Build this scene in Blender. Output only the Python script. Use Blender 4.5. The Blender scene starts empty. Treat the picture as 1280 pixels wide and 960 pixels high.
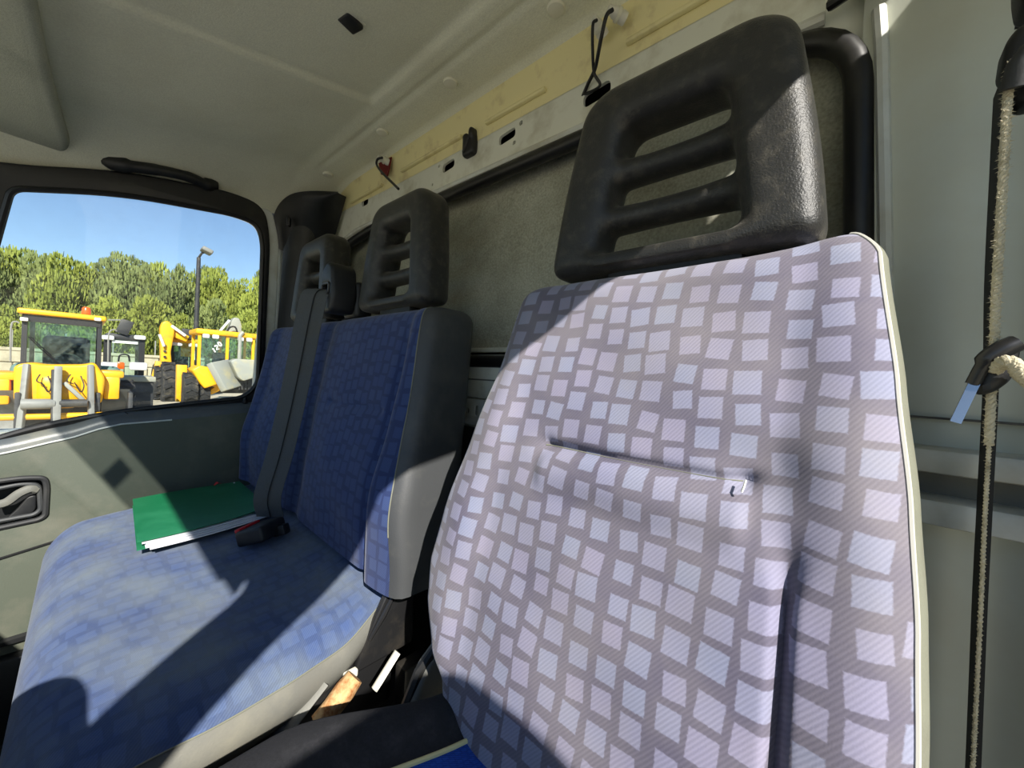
import bpy, bmesh, math, random
from mathutils import Vector, Matrix
R = math.radians
rnd = random.Random(7)
SC = bpy.context.scene
COL = SC.collection

# ---------------------------------------------------------------- camera
H = 1.8                      # camera height above the yard; everything below is written relative to the camera
FOC = 480.0                  # ultra wide phone lens, focal length in pixels of 1280 x 960
YAW, PITCH, ROLL = R(42.0), R(1.0), R(3.0)
fw = Vector((-math.sin(YAW)*math.cos(PITCH), math.cos(YAW)*math.cos(PITCH), -math.sin(PITCH)))
_r0 = Vector((math.cos(YAW), math.sin(YAW), 0)); _u0 = _r0.cross(fw)
rt = _r0*math.cos(ROLL) + _u0*math.sin(ROLL)
up = -_r0*math.sin(ROLL) + _u0*math.cos(ROLL)
cd = bpy.data.cameras.new('camera'); cam = bpy.data.objects.new('camera', cd); COL.objects.link(cam)
m = Matrix.Identity(4)
for i in range(3):
    m[i][0] = rt[i]; m[i][1] = up[i]; m[i][2] = -fw[i]
m[2][3] = H
cam.matrix_world = m
cd.sensor_fit = 'HORIZONTAL'; cd.sensor_width = 36.0; cd.lens = 36.0*FOC/1280.0
cd.clip_start = 0.01; cd.clip_end = 400
SC.camera = cam

# ---------------------------------------------------------------- light
SUN = Vector((-1.25, 0.60, -1.0)).normalized()     # the way the sunlight travels
w = bpy.data.worlds.new('sky'); SC.world = w; w.use_nodes = True
nt = w.node_tree; nt.nodes.clear()
sky = nt.nodes.new('ShaderNodeTexSky'); sky.sky_type = 'NISHITA'; sky.sun_disc = False
sky.sun_elevation = math.asin(-SUN.z); sky.sun_rotation = math.atan2(-SUN.x, -SUN.y)
sky.air_density = 1.0; sky.dust_density = 0.0; sky.ozone_density = 3.0
bg = nt.nodes.new('ShaderNodeBackground'); bg.inputs[1].default_value = 0.09
wo = nt.nodes.new('ShaderNodeOutputWorld')
nt.links.new(sky.outputs[0], bg.inputs[0]); nt.links.new(bg.outputs[0], wo.inputs[0])
sd = bpy.data.lights.new('sun', 'SUN'); sd.energy = 5.1; sd.angle = R(0.53); sd.color = (1.0, 0.95, 0.87)
so = bpy.data.objects.new('sun', sd); COL.objects.link(so)
so.rotation_euler = (-SUN).to_track_quat('Z', 'Y').to_euler(); so.location = (20, -10, 25)

vs = SC.view_settings
vs.view_transform = 'Standard'; vs.look = 'None'; vs.exposure = 0.8; vs.gamma = 1.0; vs.use_curve_mapping = False

SC.cycles.max_bounces = 12; SC.cycles.diffuse_bounces = 8; SC.cycles.transparent_max_bounces = 16

# ---------------------------------------------------------------- measuring helpers (pixel of the photo + a known plane -> metres)
def ray(x, y): return fw + rt*((x-640)/FOC) - up*((y-480)/FOC)
def onX(x, y, X): k = ray(x, y); return k*(X/k.x)
def onY(x, y, Y): k = ray(x, y); return k*(Y/k.y)
def onZ(x, y, Z): k = ray(x, y); return k*(Z/k.z)

# ---------------------------------------------------------------- materials
def lin(c):
    if isinstance(c, str):
        c = tuple(int(c[i:i+2], 16) for i in (1, 3, 5))
    if max(c) > 1.0: c = tuple(v/255.0 for v in c)
    return tuple(v/12.92 if v <= .04045 else ((v+.055)/1.055)**2.4 for v in c) + (1.0,)
class NT:
    def __init__(s, name):
        s.m = bpy.data.materials.new(name); s.m.use_nodes = True; s.t = s.m.node_tree
        s.b = s.t.nodes['Principled BSDF']; s.out = s.t.nodes['Material Output']
    def n(s, typ, **kw):
        d = s.t.nodes.new(typ)
        for k, v in kw.items(): setattr(d, k, v)
        return d
    def put(s, sock, v):
        if isinstance(v, bpy.types.NodeSocket): s.t.links.new(v, sock)
        else: sock.default_value = v
    def math(s, op, a, b=0.0, c=0.0):
        d = s.n('ShaderNodeMath', operation=op)
        s.put(d.inputs[0], a); s.put(d.inputs[1], b); s.put(d.inputs[2], c); return d.outputs[0]
    def mix(s, f, a, b):
        d = s.n('ShaderNodeMix', data_type='RGBA')
        s.put(d.inputs[0], f); s.put(d.inputs[6], a); s.put(d.inputs[7], b); return d.outputs[2]
    def ramp(s, f, lo, hi):
        d = s.n('ShaderNodeMapRange'); s.put(d.inputs[0], f); d.inputs[1].default_value = lo; d.inputs[2].default_value = hi
        return d.outputs[0]
    def noise(s, vec, scale, detail=4.0, rough=.55):
        d = s.n('ShaderNodeTexNoise'); s.put(d.inputs['Vector'], vec); d.inputs['Scale'].default_value = scale
        d.inputs['Detail'].default_value = detail; d.inputs['Roughness'].default_value = rough; return d.outputs['Fac']
    def obj(s): return s.n('ShaderNodeTexCoord').outputs['Object']
    def uv(s): return s.n('ShaderNodeTexCoord').outputs['UV']
    def bump(s, h, strength, dist):
        d = s.n('ShaderNodeBump'); d.inputs['Strength'].default_value = strength; d.inputs['Distance'].default_value = dist
        s.put(d.inputs['Height'], h); s.t.links.new(d.outputs[0], s.b.inputs['Normal'])
def mat(name, col, rough=.6, metal=0.0, dirt=None, dirt_scale=6.0, dirt_lo=.5, dirt_hi=.75, grain=0.0, grain_scale=400.0,
        bump=0.0, bump_scale=300.0, bump_dist=.001, spec=.5, emit=None):
    s = NT(name); co = s.obj(); c = lin(col)
    src = c
    if dirt is not None:
        f = s.ramp(s.noise(co, dirt_scale, 6.0, .62), dirt_lo, dirt_hi)
        src = s.mix(f, c, lin(dirt))
    if grain > 0:
        g = s.ramp(s.noise(co, grain_scale, 2.0), .3, .7)
        src = s.mix(s.math('MULTIPLY', g, grain), src, (0.0, 0.0, 0.0, 1.0))
    s.put(s.b.inputs['Base Color'], src)
    s.b.inputs['Roughness'].default_value = rough; s.b.inputs['Metallic'].default_value = metal
    s.b.inputs['Specular IOR Level'].default_value = spec
    if bump > 0: s.bump(s.noise(co, bump_scale, 3.0), bump, bump_dist)
    if emit: s.b.inputs['Emission Color'].default_value = lin(emit[0]); s.b.inputs['Emission Strength'].default_value = emit[1]
    return s.m
def fabric(name, base, sq1, sq2, cell, size, worn, worn_amt, weave=.25, worn_scale=5.0, twill=115.0):
    """upholstery: scattered little squares woven into a twill ground"""
    s = NT(name); uv = s.uv()
    sep = s.n('ShaderNodeSeparateXYZ'); s.put(sep.inputs[0], uv)
    u = s.math('DIVIDE', sep.outputs[0], cell); v = s.math('DIVIDE', sep.outputs[1], cell*1.02)
    cu = s.math('FLOOR', u)
    w1 = s.n('ShaderNodeTexWhiteNoise', noise_dimensions='1D'); s.put(w1.inputs['W'], cu)
    v2 = s.math('ADD', v, s.math('MULTIPLY', w1.outputs['Value'], 7.3))
    rv = s.math('FLOOR', v2)
    cv = s.n('ShaderNodeCombineXYZ'); s.put(cv.inputs[0], cu); s.put(cv.inputs[1], rv)
    w2 = s.n('ShaderNodeTexWhiteNoise', noise_dimensions='2D'); s.put(w2.inputs['Vector'], cv.outputs[0])
    c2 = s.n('ShaderNodeSeparateColor'); s.put(c2.inputs[0], w2.outputs['Color'])
    lx = s.math('ADD', s.math('SUBTRACT', s.math('FRACT', u), .5), s.math('MULTIPLY', s.math('SUBTRACT', c2.outputs[0], .5), .2))
    ly = s.math('ADD', s.math('SUBTRACT', s.math('FRACT', v2), .5), s.math('MULTIPLY', s.math('SUBTRACT', c2.outputs[1], .5), .2))
    a = s.math('MULTIPLY', s.math('SUBTRACT', c2.outputs[2], .5), .26)
    ca = s.math('COSINE', a); sa = s.math('SINE', a)
    rx = s.math('ABSOLUTE', s.math('SUBTRACT', s.math('MULTIPLY', lx, ca), s.math('MULTIPLY', ly, sa)))
    ry = s.math('ABSOLUTE', s.math('ADD', s.math('MULTIPLY', lx, sa), s.math('MULTIPLY', ly, ca)))
    d = s.math('MAXIMUM', rx, ry)
    sz = s.math('ADD', size, s.math('MULTIPLY', s.math('SUBTRACT', w2.outputs['Value'], .5), .08))
    wob = s.math('MULTIPLY', s.math('SUBTRACT', s.noise(uv, 420.0, 2.0), .5), .07)
    msk = s.ramp(s.math('SUBTRACT', s.math('ADD', sz, wob), d), -.02, .02)
    w3 = s.n('ShaderNodeTexWhiteNoise', noise_dimensions='3D')
    off = s.n('ShaderNodeVectorMath', operation='ADD'); s.put(off.inputs[0], cv.outputs[0]); off.inputs[1].default_value = (3.7, 1.9, 8.1)
    s.put(w3.inputs['Vector'], off.outputs[0])
    sq = s.mix(w3.outputs['Value'], lin(sq1), lin(sq2))
    # fine weave
    rot = s.n('ShaderNodeVectorRotate', rotation_type='Z_AXIS'); s.put(rot.inputs['Vector'], uv); rot.inputs['Angle'].default_value = R(38)
    wv = s.n('ShaderNodeTexWave'); s.put(wv.inputs['Vector'], rot.outputs[0]); wv.inputs['Scale'].default_value = twill
    wv.inputs['Distortion'].default_value = .6; wv.inputs['Detail'].default_value = 1.0
    gr = s.noise(uv, 900.0, 2.0)
    col = s.mix(msk, lin(base), sq)
    wn = s.ramp(s.noise(uv, worn_scale, 5.0, .6), .35, .75)
    col = s.mix(s.math('MULTIPLY', wn, worn_amt), col, lin(worn))
    h = s.math('ADD', s.math('MULTIPLY', wv.outputs['Fac'], .55), s.math('MULTIPLY', gr, .6))
    k = s.math('ADD', 1.0-weave, s.math('MULTIPLY', h, weave*1.7))
    hs = s.n('ShaderNodeHueSaturation'); s.put(hs.inputs['Color'], col); s.put(hs.inputs['Value'], k)
    s.put(s.b.inputs['Base Color'], hs.outputs[0])
    s.b.inputs['Roughness'].default_value = .9; s.b.inputs['Specular IOR Level'].default_value = .15
    s.b.inputs['Sheen Weight'].default_value = .25; s.b.inputs['Sheen Roughness'].default_value = .4
    s.bump(h, .35, .0006)
    return s.m
def glass(name, tint=(1, 1, 1), refl=.10, dust=.03, dust_col=(.75, .75, .7)):
    s = NT(name); t = s.t
    tr = s.n('ShaderNodeBsdfTransparent'); tr.inputs[0].default_value = tuple(tint) + (1,)
    gl = s.n('ShaderNodeBsdfGlossy'); gl.inputs['Roughness'].default_value = .02
    fr = s.n('ShaderNodeFresnel'); fr.inputs[0].default_value = 1.45
    mx = s.n('ShaderNodeMixShader'); s.put(mx.inputs[0], s.math('MULTIPLY', fr.outputs[0], refl*10)); s.put(mx.inputs[1], tr.outputs[0]); s.put(mx.inputs[2], gl.outputs[0])
    df = s.n('ShaderNodeBsdfDiffuse'); df.inputs[0].default_value = tuple(dust_col) + (1,)
    nz = s.ramp(s.noise(s.obj(), 9.0, 8.0, .7), .42, .8)
    m2 = s.n('ShaderNodeMixShader'); s.put(m2.inputs[0], s.math('MULTIPLY', nz, dust)); s.put(m2.inputs[1], mx.outputs[0]); s.put(m2.inputs[2], df.outputs[0])
    t.links.new(m2.outputs[0], s.out.inputs['Surface'])
    return s.m

M = {}
M['drv_fabric'] = fabric('drv_fabric', (97, 93, 109), (136, 132, 155), (131, 136, 159), .0262, .345, (158, 151, 146), .45, weave=.15, worn_scale=7.0)
M['bench_fabric'] = fabric('bench_fabric', (44, 57, 98), (60, 76, 118), (54, 70, 116), .0265, .37, (70, 78, 104), .35, weave=.28)
M['cush_fabric'] = fabric('cush_fabric', (66, 82, 120), (76, 94, 134), (72, 90, 132), .0265, .36, (118, 127, 130), .9, weave=.22, worn_scale=9.0)
M['blue_mesh'] = fabric('blue_mesh', (24, 58, 140), (30, 70, 160), (26, 62, 150), .006, .36, (40, 80, 160), .3, weave=.4)
M['black_cloth'] = mat('black_cloth', (30, 31, 36), .92, dirt=(52, 52, 56), dirt_scale=30, grain=.4, bump=.4, bump_scale=900)
M['vinyl_dark'] = mat('vinyl_dark', (62, 64, 66), .55, dirt=(84, 84, 80), dirt_scale=9, bump=.25, bump_scale=500)
M['vinyl_grey'] = mat('vinyl_grey', (112, 112, 106), .6, dirt=(132, 130, 118), dirt_scale=12, bump=.3, bump_scale=450)
M['vinyl_pale'] = mat('vinyl_pale', (120, 121, 106), .6, dirt=(106, 105, 92), dirt_scale=14, bump=.25, bump_scale=500)
M['head_plastic'] = mat('head_plastic', (32, 32, 31), .44, dirt=(66, 63, 56), dirt_scale=70, bump=.55, bump_scale=520, bump_dist=.0012)
_b = M['head_plastic'].node_tree.nodes['Principled BSDF']; _b.inputs['Sheen Weight'].default_value = .12; _b.inputs['Sheen Roughness'].default_value = .5; _b.inputs['Sheen Tint'].default_value = (.9, .85, .72, 1)
M['black_plastic'] = mat('black_plastic', (24, 25, 27), .5, dirt=(40, 40, 38), dirt_scale=20, bump=.15, bump_scale=600)
M['trim_plastic'] = mat('trim_plastic', (42, 43, 45), .6, dirt=(60, 60, 58), dirt_scale=12, bump=.2, bump_scale=600)
M['door_card'] = mat('door_card', (84, 90, 78), .62, dirt=(108, 107, 94), dirt_scale=7, bump=.35, bump_scale=420)
M['sill_plastic'] = mat('sill_plastic', (82, 88, 92), .38, dirt=(116, 116, 106), dirt_scale=10, bump=.15, bump_scale=420)
M['rubber'] = mat('rubber', (20, 20, 22), .42, dirt=(44, 43, 40), dirt_scale=14)
M['white_paint'] = mat('white_paint', (206, 210, 206), .42, dirt=(168, 162, 140), dirt_scale=9, dirt_lo=.45, dirt_hi=.8)
M['cream_paint'] = mat('cream_paint', (236, 226, 172), .5, dirt=(176, 154, 108), dirt_scale=13, dirt_lo=.55, dirt_hi=.82)
M['wall_white'] = mat('wall_white', (222, 224, 212), .48, dirt=(150, 142, 112), dirt_scale=11, dirt_lo=.5, dirt_hi=.85)
M['grey_paint'] = mat('grey_paint', (196, 200, 188), .45, dirt=(178, 174, 152), dirt_scale=5, dirt_lo=.4, dirt_hi=.9)
M['felt_board'] = mat('felt_board', (196, 197, 180), .95, dirt=(140, 136, 116), dirt_scale=4.5, dirt_lo=.38, dirt_hi=.72, grain=.35, grain_scale=260, bump=.15, bump_scale=600)
M['headliner'] = mat('headliner', (234, 234, 212), .95, dirt=(222, 220, 196), dirt_scale=5, dirt_lo=.45, dirt_hi=.8, grain=.12, grain_scale=330, bump=.5, bump_scale=420)
M['visor'] = mat('visor', (190, 192, 172), .85, dirt=(160, 162, 146), dirt_scale=6, grain=.25, grain_scale=500, bump=.5, bump_scale=500)
M['fastener'] = mat('fastener', (226, 224, 204), .6)
M['webbing'] = mat('webbing', (84, 87, 88), .8, dirt=(86, 86, 82), dirt_scale=25, grain=.3, grain_scale=700, bump=.4, bump_scale=800)
M['belt_black'] = mat('belt_black', (26, 26, 27), .75, grain=.2, grain_scale=700)
M['chrome'] = mat('chrome', (196, 198, 200), .22, metal=1.0)
M['red_plastic'] = mat('red_plastic', (186, 34, 38), .4)
M['red_thread'] = mat('red_thread', (112, 36, 32), .95)
M['green_card'] = mat('green_card', (26, 112, 72), .42, dirt=(48, 132, 92), dirt_scale=8, bump=.2, bump_scale=200)
M['paper'] = mat('paper', (232, 233, 238), .8, dirt=(212, 213, 220), dirt_scale=30)
M['rope'] = mat('rope', (206, 196, 168), .95, dirt=(150, 140, 112), dirt_scale=60, bump=.8, bump_scale=700, bump_dist=.002)
M['black_metal'] = mat('black_metal', (30, 30, 31), .33, dirt=(58, 54, 48), dirt_scale=16)
M['white_plastic'] = mat('white_plastic', (222, 220, 206), .5)
M['rust'] = mat('rust', (150, 96, 50), .9, dirt=(206, 170, 120), dirt_scale=60, dirt_lo=.4, dirt_hi=.6, bump=.8, bump_scale=150)
M['floor_rubber'] = mat('floor_rubber', (30, 29, 27), .85, dirt=(78, 66, 48), dirt_scale=22, dirt_lo=.55, dirt_hi=.8)
M['dash_plastic'] = mat('dash_plastic', (136, 136, 130), .7)  # unseen dash made lighter than real to bounce light onto the roof lining
M['piping'] = mat('piping', (198, 190, 140), .6)
M['thread'] = mat('thread', (190, 188, 178), .8)
M['yellow_tag'] = mat('yellow_tag', (206, 160, 40), .7)
M['window_glass'] = glass('window_glass', (.95, .97, .97), .06, .05)
M['screen_glass'] = glass('screen_glass', (.97, .98, .98), .05, .0)
M['half_shade_band'] = glass('half_shade_band', (.30, .32, .32), .05, .0)
# outdoors
M['loader_yellow'] = mat('loader_yellow', (240, 176, 22), .42, dirt=(206, 150, 50), dirt_scale=3)
M['machine_grey'] = mat('machine_grey', (132, 132, 126), .55, dirt=(104, 100, 92), dirt_scale=4)
M['machine_dark'] = mat('machine_dark', (44, 45, 46), .6, dirt=(84, 80, 70), dirt_scale=3)
M['machine_black'] = mat('machine_black', (24, 24, 25), .55)
M['tyre'] = mat('tyre', (40, 40, 39), .9, dirt=(92, 86, 72), dirt_scale=5)
M['cab_glass'] = glass('cab_glass', (.80, .92, .90), .12, .10, (.55, .68, .66))
M['beacon'] = mat('beacon', (236, 92, 24), .25)
M['lamp_white'] = mat('lamp_white', (226, 226, 222), .3)
M['cab_seat'] = mat('cab_seat', (40, 42, 54), .8)
M['teal_cover'] = mat('teal_cover', (96, 124, 116), .6)
M['bucket_grey'] = mat('bucket_grey', (150, 152, 142), .55, dirt=(182, 172, 130), dirt_scale=2.5)
M['yard'] = mat('yard', (202, 192, 166), .95, dirt=(146, 134, 110), dirt_scale=.8, grain=.25, grain_scale=12)
M['stone_wall'] = mat('stone_wall', (176, 168, 142), .9, dirt=(140, 134, 110), dirt_scale=2, bump=.5, bump_scale=5, bump_dist=.05)
M['hill'] = mat('hill', (92, 112, 52), .95, dirt=(66, 86, 40), dirt_scale=1.2)
def leaf_mat(name, a, b):
    s = NT(name); oi = s.n('ShaderNodeObjectInfo')
    f = s.ramp(s.noise(s.obj(), 1.6, 3.0), .35, .65)
    c = s.mix(f, lin(a), lin(b))
    hs = s.n('ShaderNodeHueSaturation'); s.put(hs.inputs['Color'], c); s.put(hs.inputs['Value'], s.math('ADD', .85, s.math('MULTIPLY', oi.outputs['Random'], .3)))
    s.put(s.b.inputs['Base Color'], hs.outputs[0]); s.b.inputs['Roughness'].default_value = .7
    s.b.inputs['Specular IOR Level'].default_value = .2
    return s.m
M['leaf_bright'] = leaf_mat('leaf_bright', (150, 158, 72), (112, 126, 58))
M['leaf_grey'] = leaf_mat('leaf_grey', (126, 135, 80), (92, 105, 64))
M['bark'] = mat('bark', (84, 70, 54), .95)

# ---------------------------------------------------------------- geometry helpers: a geo is (verts, faces, uvs or None)
def cat(*gs):
    V, Fc, U = [], [], []
    hasuv = any(len(g) > 2 and g[2] for g in gs)
    for g in gs:
        o = len(V); V += list(g[0]); Fc += [tuple(i+o for i in f) for f in g[1]]
        if hasuv: U += (list(g[2]) if len(g) > 2 and g[2] else [(0, 0)]*len(g[0]))
    return (V, Fc, U if hasuv else None)
def xf(g, fn): return ([Vector(fn(Vector(v))) for v in g[0]], g[1], g[2] if len(g) > 2 else None)
def flip(g): return (g[0], [tuple(reversed(f)) for f in g[1]], g[2] if len(g) > 2 else None)
def grid(fn, nu, nv, uvfn=None, close_u=False):
    V, Fc, U = [], [], []
    for j in range(nv+1):
        for i in range(nu + (0 if close_u else 1)):
            a, b = i/nu, j/nv
            V.append(Vector(fn(a, b)))
            if uvfn: U.append(uvfn(a, b))
    n = nu + (0 if close_u else 1)
    for j in range(nv):
        for i in range(nu):
            i2 = (i+1) % n
            Fc.append((j*n+i, j*n+i2, (j+1)*n+i2, (j+1)*n+i))
    return (V, Fc, U if uvfn else None)
def box(c, s, bev=0.0, seg=2, rot=None):
    bm = bmesh.new(); bmesh.ops.create_cube(bm, size=1.0)
    for v in bm.verts: v.co = Vector((v.co.x*s[0], v.co.y*s[1], v.co.z*s[2]))
    if bev > 0: bmesh.ops.bevel(bm, geom=bm.edges[:], offset=bev, segments=seg, profile=.5, affect='EDGES')
    if rot is not None: bmesh.ops.rotate(bm, verts=bm.verts, matrix=rot, cent=(0, 0, 0))
    bm.verts.index_update()
    g = ([v.co + Vector(c) for v in bm.verts], [tuple(v.index for v in f.verts) for f in bm.faces], None)
    bm.free(); return g
def bx(x0, x1, y0, y1, z0, z1, bev=0.0, seg=2):
    return box(((x0+x1)/2, (y0+y1)/2, (z0+z1)/2), (abs(x1-x0), abs(y1-y0), abs(z1-z0)), bev, seg)
def tube(pts, rad, seg=10, caps=True, flat=1.0, closed=False):
    pts = [Vector(p) for p in pts]; n = len(pts)
    rad = rad if isinstance(rad, (list, tuple)) else [rad]*n
    V, Fc = [], []
    t0 = (pts[1]-pts[0]).normalized()
    nrm = Vector((0, 0, 1)) if abs(t0.z) < .9 else Vector((1, 0, 0))
    nrm = (nrm - t0*nrm.dot(t0)).normalized()
    for i, p in enumerate(pts):
        if closed: t = (pts[(i+1) % n]-pts[i-1]).normalized()
        elif i == 0: t = t0
        elif i == n-1: t = (pts[-1]-pts[-2]).normalized()
        else: t = (pts[i+1]-pts[i-1]).normalized()
        nrm = (nrm - t*nrm.dot(t)).normalized(); bi = t.cross(nrm)
        for k in range(seg):
            a = 2*math.pi*k/seg
            V.append(p + nrm*math.cos(a)*rad[i]*flat + bi*math.sin(a)*rad[i])
    for i in range(n if closed else n-1):
        j = (i+1) % n
        for k in range(seg):
            k2 = (k+1) % seg
            Fc.append((i*seg+k, i*seg+k2, j*seg+k2, j*seg+k))
    if caps and not closed:
        Fc.append(tuple(reversed(range(seg)))); Fc.append(tuple((n-1)*seg+k for k in range(seg)))
    return (V, Fc, None)
def spline(pts, n=8):
    pts = [Vector(p) for p in pts]; out = []
    P = [2*pts[0]-pts[1]] + pts + [2*pts[-1]-pts[-2]]
    for i in range(1, len(P)-2):
        for k in range(n):
            t = k/n
            a, b, c, d = P[i-1], P[i], P[i+1], P[i+2]
            out.append(.5*((2*b) + (c-a)*t + (2*a-5*b+4*c-d)*t*t + (3*b-a-3*c+d)*t**3))
    out.append(pts[-1]); return out
def lathe(prof, seg=24):
    V, Fc = [], []
    for r, z in prof:
        for k in range(seg):
            a = 2*math.pi*k/seg; V.append(Vector((r*math.cos(a), r*math.sin(a), z)))
    for i in range(len(prof)-1):
        for k in range(seg):
            k2 = (k+1) % seg
            Fc.append((i*seg+k, i*seg+k2, (i+1)*seg+k2, (i+1)*seg+k))
    Fc.append(tuple(reversed(range(seg)))); Fc.append(tuple((len(prof)-1)*seg+k for k in range(seg)))
    return (V, Fc, None)
def orient(g, axis, at):
    q = Vector((0, 0, 1)).rotation_difference(Vector(axis).normalized())
    return xf(g, lambda v: q @ v + Vector(at))
def rr(pts, rad, n=6):
    """round the corners of a 2-D outline"""
    out = []; N = len(pts)
    rad = rad if isinstance(rad, (list, tuple)) else [rad]*N
    for i in range(N):
        p = Vector(pts[i][:2]); a = Vector(pts[i-1][:2])-p; b = Vector(pts[(i+1) % N][:2])-p
        r = min(rad[i], a.length*.49, b.length*.49)
        if r < 1e-5: out.append(p); continue
        p0 = p+a.normalized()*r; p1 = p+b.normalized()*r
        for k in range(n+1):
            t = k/n; out.append(p0*(1-t)**2 + p*2*t*(1-t) + p1*t*t)
    return out
def plate(outer, holes=(), th=.01, bev=0.0, res=2):
    """flat outline with holes, given a thickness and rounded edges; lies in XY, thickness along Z"""
    cu = bpy.data.curves.new('tmp', 'CURVE'); cu.dimensions = '2D'; cu.fill_mode = 'BOTH'
    cu.extrude = max(th/2-bev, 0.0); cu.bevel_depth = bev; cu.bevel_resolution = res; cu.offset = -bev
    for poly in [outer]+list(holes):
        sp = cu.splines.new('POLY'); sp.points.add(len(poly)-1); sp.use_cyclic_u = True
        for q, p in zip(sp.points, poly): q.co = (p[0], p[1], 0, 1)
    o = bpy.data.objects.new('tmp', cu); COL.objects.link(o)
    dg = bpy.context.evaluated_depsgraph_get(); dg.update()
    me = bpy.data.meshes.new_from_object(o.evaluated_get(dg))
    g = ([v.co.copy() for v in me.vertices], [tuple(p.vertices) for p in me.polygons], None)
    bpy.data.objects.remove(o); bpy.data.curves.remove(cu); bpy.data.meshes.remove(me)
    return weld(g)
def weld(g, d=1e-5):
    bm = bmesh.new(); vs_ = [bm.verts.new(v) for v in g[0]]
    for f in g[1]:
        try: bm.faces.new([vs_[i] for i in f])
        except ValueError: pass
    bmesh.ops.remove_doubles(bm, verts=bm.verts, dist=d); bmesh.ops.recalc_face_normals(bm, faces=bm.faces)
    bm.verts.index_update()
    r = ([v.co.copy() for v in bm.verts], [tuple(v.index for v in f.verts) for f in bm.faces], None); bm.free(); return r
def xzplate(outer, holes, y, th, bev=0.0, res=2):
    """plate standing in the XZ plane at depth y (front face towards -Y)"""
    return xf(plate(outer, holes, th, bev, res), lambda v: (v.x, y - v.z, v.y))
def yzplate(outer, holes, xfn, th, bev=0.0, res=2):
    """plate standing in the YZ plane; xfn(y,z) is its X"""
    return xf(plate(outer, holes, th, bev, res), lambda v: (xfn(v.x, v.y) + v.z, v.x, v.y))
def remeshed(g, vox, smooth=6):
    me = bpy.data.meshes.new('tmp'); me.from_pydata([tuple(v) for v in g[0]], [], g[1])
    o = bpy.data.objects.new('tmp', me); COL.objects.link(o)
    r = o.modifiers.new('r', 'REMESH'); r.mode = 'VOXEL'; r.voxel_size = vox
    s = o.modifiers.new('s', 'SMOOTH'); s.factor = .5; s.iterations = smooth
    dg = bpy.context.evaluated_depsgraph_get(); dg.update()
    m2 = bpy.data.meshes.new_from_object(o.evaluated_get(dg))
    out = ([v.co.copy() for v in m2.vertices], [tuple(p.vertices) for p in m2.polygons], None)
    bpy.data.objects.remove(o); bpy.data.meshes.remove(me); bpy.data.meshes.remove(m2)
    return out
def lerp_tab(tab, z):
    tab = sorted(tab)
    if z <= tab[0][0]: return tab[0][1]
    for (a, x), (b, y) in zip(tab, tab[1:]):
        if z <= b:
            t = (z-a)/(b-a); t = t*t*(3-2*t)*.35 + t*.65
            return x+(y-x)*t
    return tab[-1][1]
def sstep(a, b, x):
    t = min(1, max(0, (x-a)/(b-a))); return t*t*(3-2*t)
def gau(x, s): return math.exp(-(x/s)**2)

# ---------------------------------------------------------------- object helpers
BASE = {}
def _mesh(name, g, mt, smooth, base, sharp=40):
    me = bpy.data.meshes.new(name)
    me.from_pydata([tuple(Vector(v)-base) for v in g[0]], [], g[1])
    if len(g) > 2 and g[2]:
        l = me.uv_layers.new(name='UVMap')
        for lp in me.loops: l.data[lp.index].uv = g[2][lp.vertex_index]
    me.materials.append(M[mt] if isinstance(mt, str) else mt)
    if smooth:
        for p in me.polygons: p.use_smooth = True
        me.set_sharp_from_angle(angle=R(sharp))
    me.validate(); me.update()
    return me
def tag(o, label=None, cat_=None, group=None, kind=None):
    if label: o['label'] = label
    if cat_: o['category'] = cat_
    if group: o['group'] = group
    if kind: o['kind'] = kind
    return o
def thing(name, label, cat_, base, group=None, kind=None):
    o = bpy.data.objects.new(name, None); COL.objects.link(o); o.empty_display_size = .05
    b = Vector(base); o.location = b + Vector((0, 0, H)); BASE[o.name] = b
    return tag(o, label, cat_, group, kind)
def part(name, g, mt, parent, smooth=True, label=None, kind=None, sharp=40):
    b = BASE[parent.name]
    o = bpy.data.objects.new(name, _mesh(name, g, mt, smooth, b, sharp)); COL.objects.link(o); o.parent = parent
    BASE[o.name] = b
    return tag(o, label, None, None, kind)
def solo(name, g, mt, label, cat_, group=None, kind=None, smooth=True, sharp=40):
    vs_ = g[0]
    b = Vector(((min(v[0] for v in vs_)+max(v[0] for v in vs_))/2, (min(v[1] for v in vs_)+max(v[1] for v in vs_))/2, min(v[2] for v in vs_)))
    o = bpy.data.objects.new(name, _mesh(name, g, mt, smooth, b, sharp)); COL.objects.link(o)
    o.location = b + Vector((0, 0, H)); BASE[o.name] = b
    return tag(o, label, cat_, group, kind)
def copy_tree(o, parent=None):
    c = o.copy(); COL.objects.link(c); c.parent = parent
    BASE[c.name] = BASE[o.name]
    for ch in list(o.children): copy_tree(ch, c)
    return c

# ================================================================ THE SETTING: the van cab
XD = -1.50                      # inner face of the passenger door
def door_x(y, z):               # body side leans in towards the roof
    return XD + (.10*max(0, z+.12)/.6)**1.0
def ceil_z(x, y):
    z = .605 - .20*max(0, .42-y)
    z -= .13*(max(0, -1.22-x)/.27)**2
    ins = min(sstep(-.860, -.844, x), sstep(.428, .412, y))
    z += .009*ins
    z += .004*gau(y-.462, .006)*sstep(-1.28, -1.2, x)
    z -= .012*sstep(.54, .56, y)
    return z
ce = grid(lambda a, b: (-1.46+1.70*a, -.345+.90*b, ceil_z(-1.46+1.70*a, -.345+.90*b)), 260, 150)
ceiling = tag(solo('ceiling', flip(ce), 'headliner', 'dusty beige cloth roof lining with a raised middle panel', 'ceiling', kind='structure', sharp=80), kind='structure')
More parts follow.
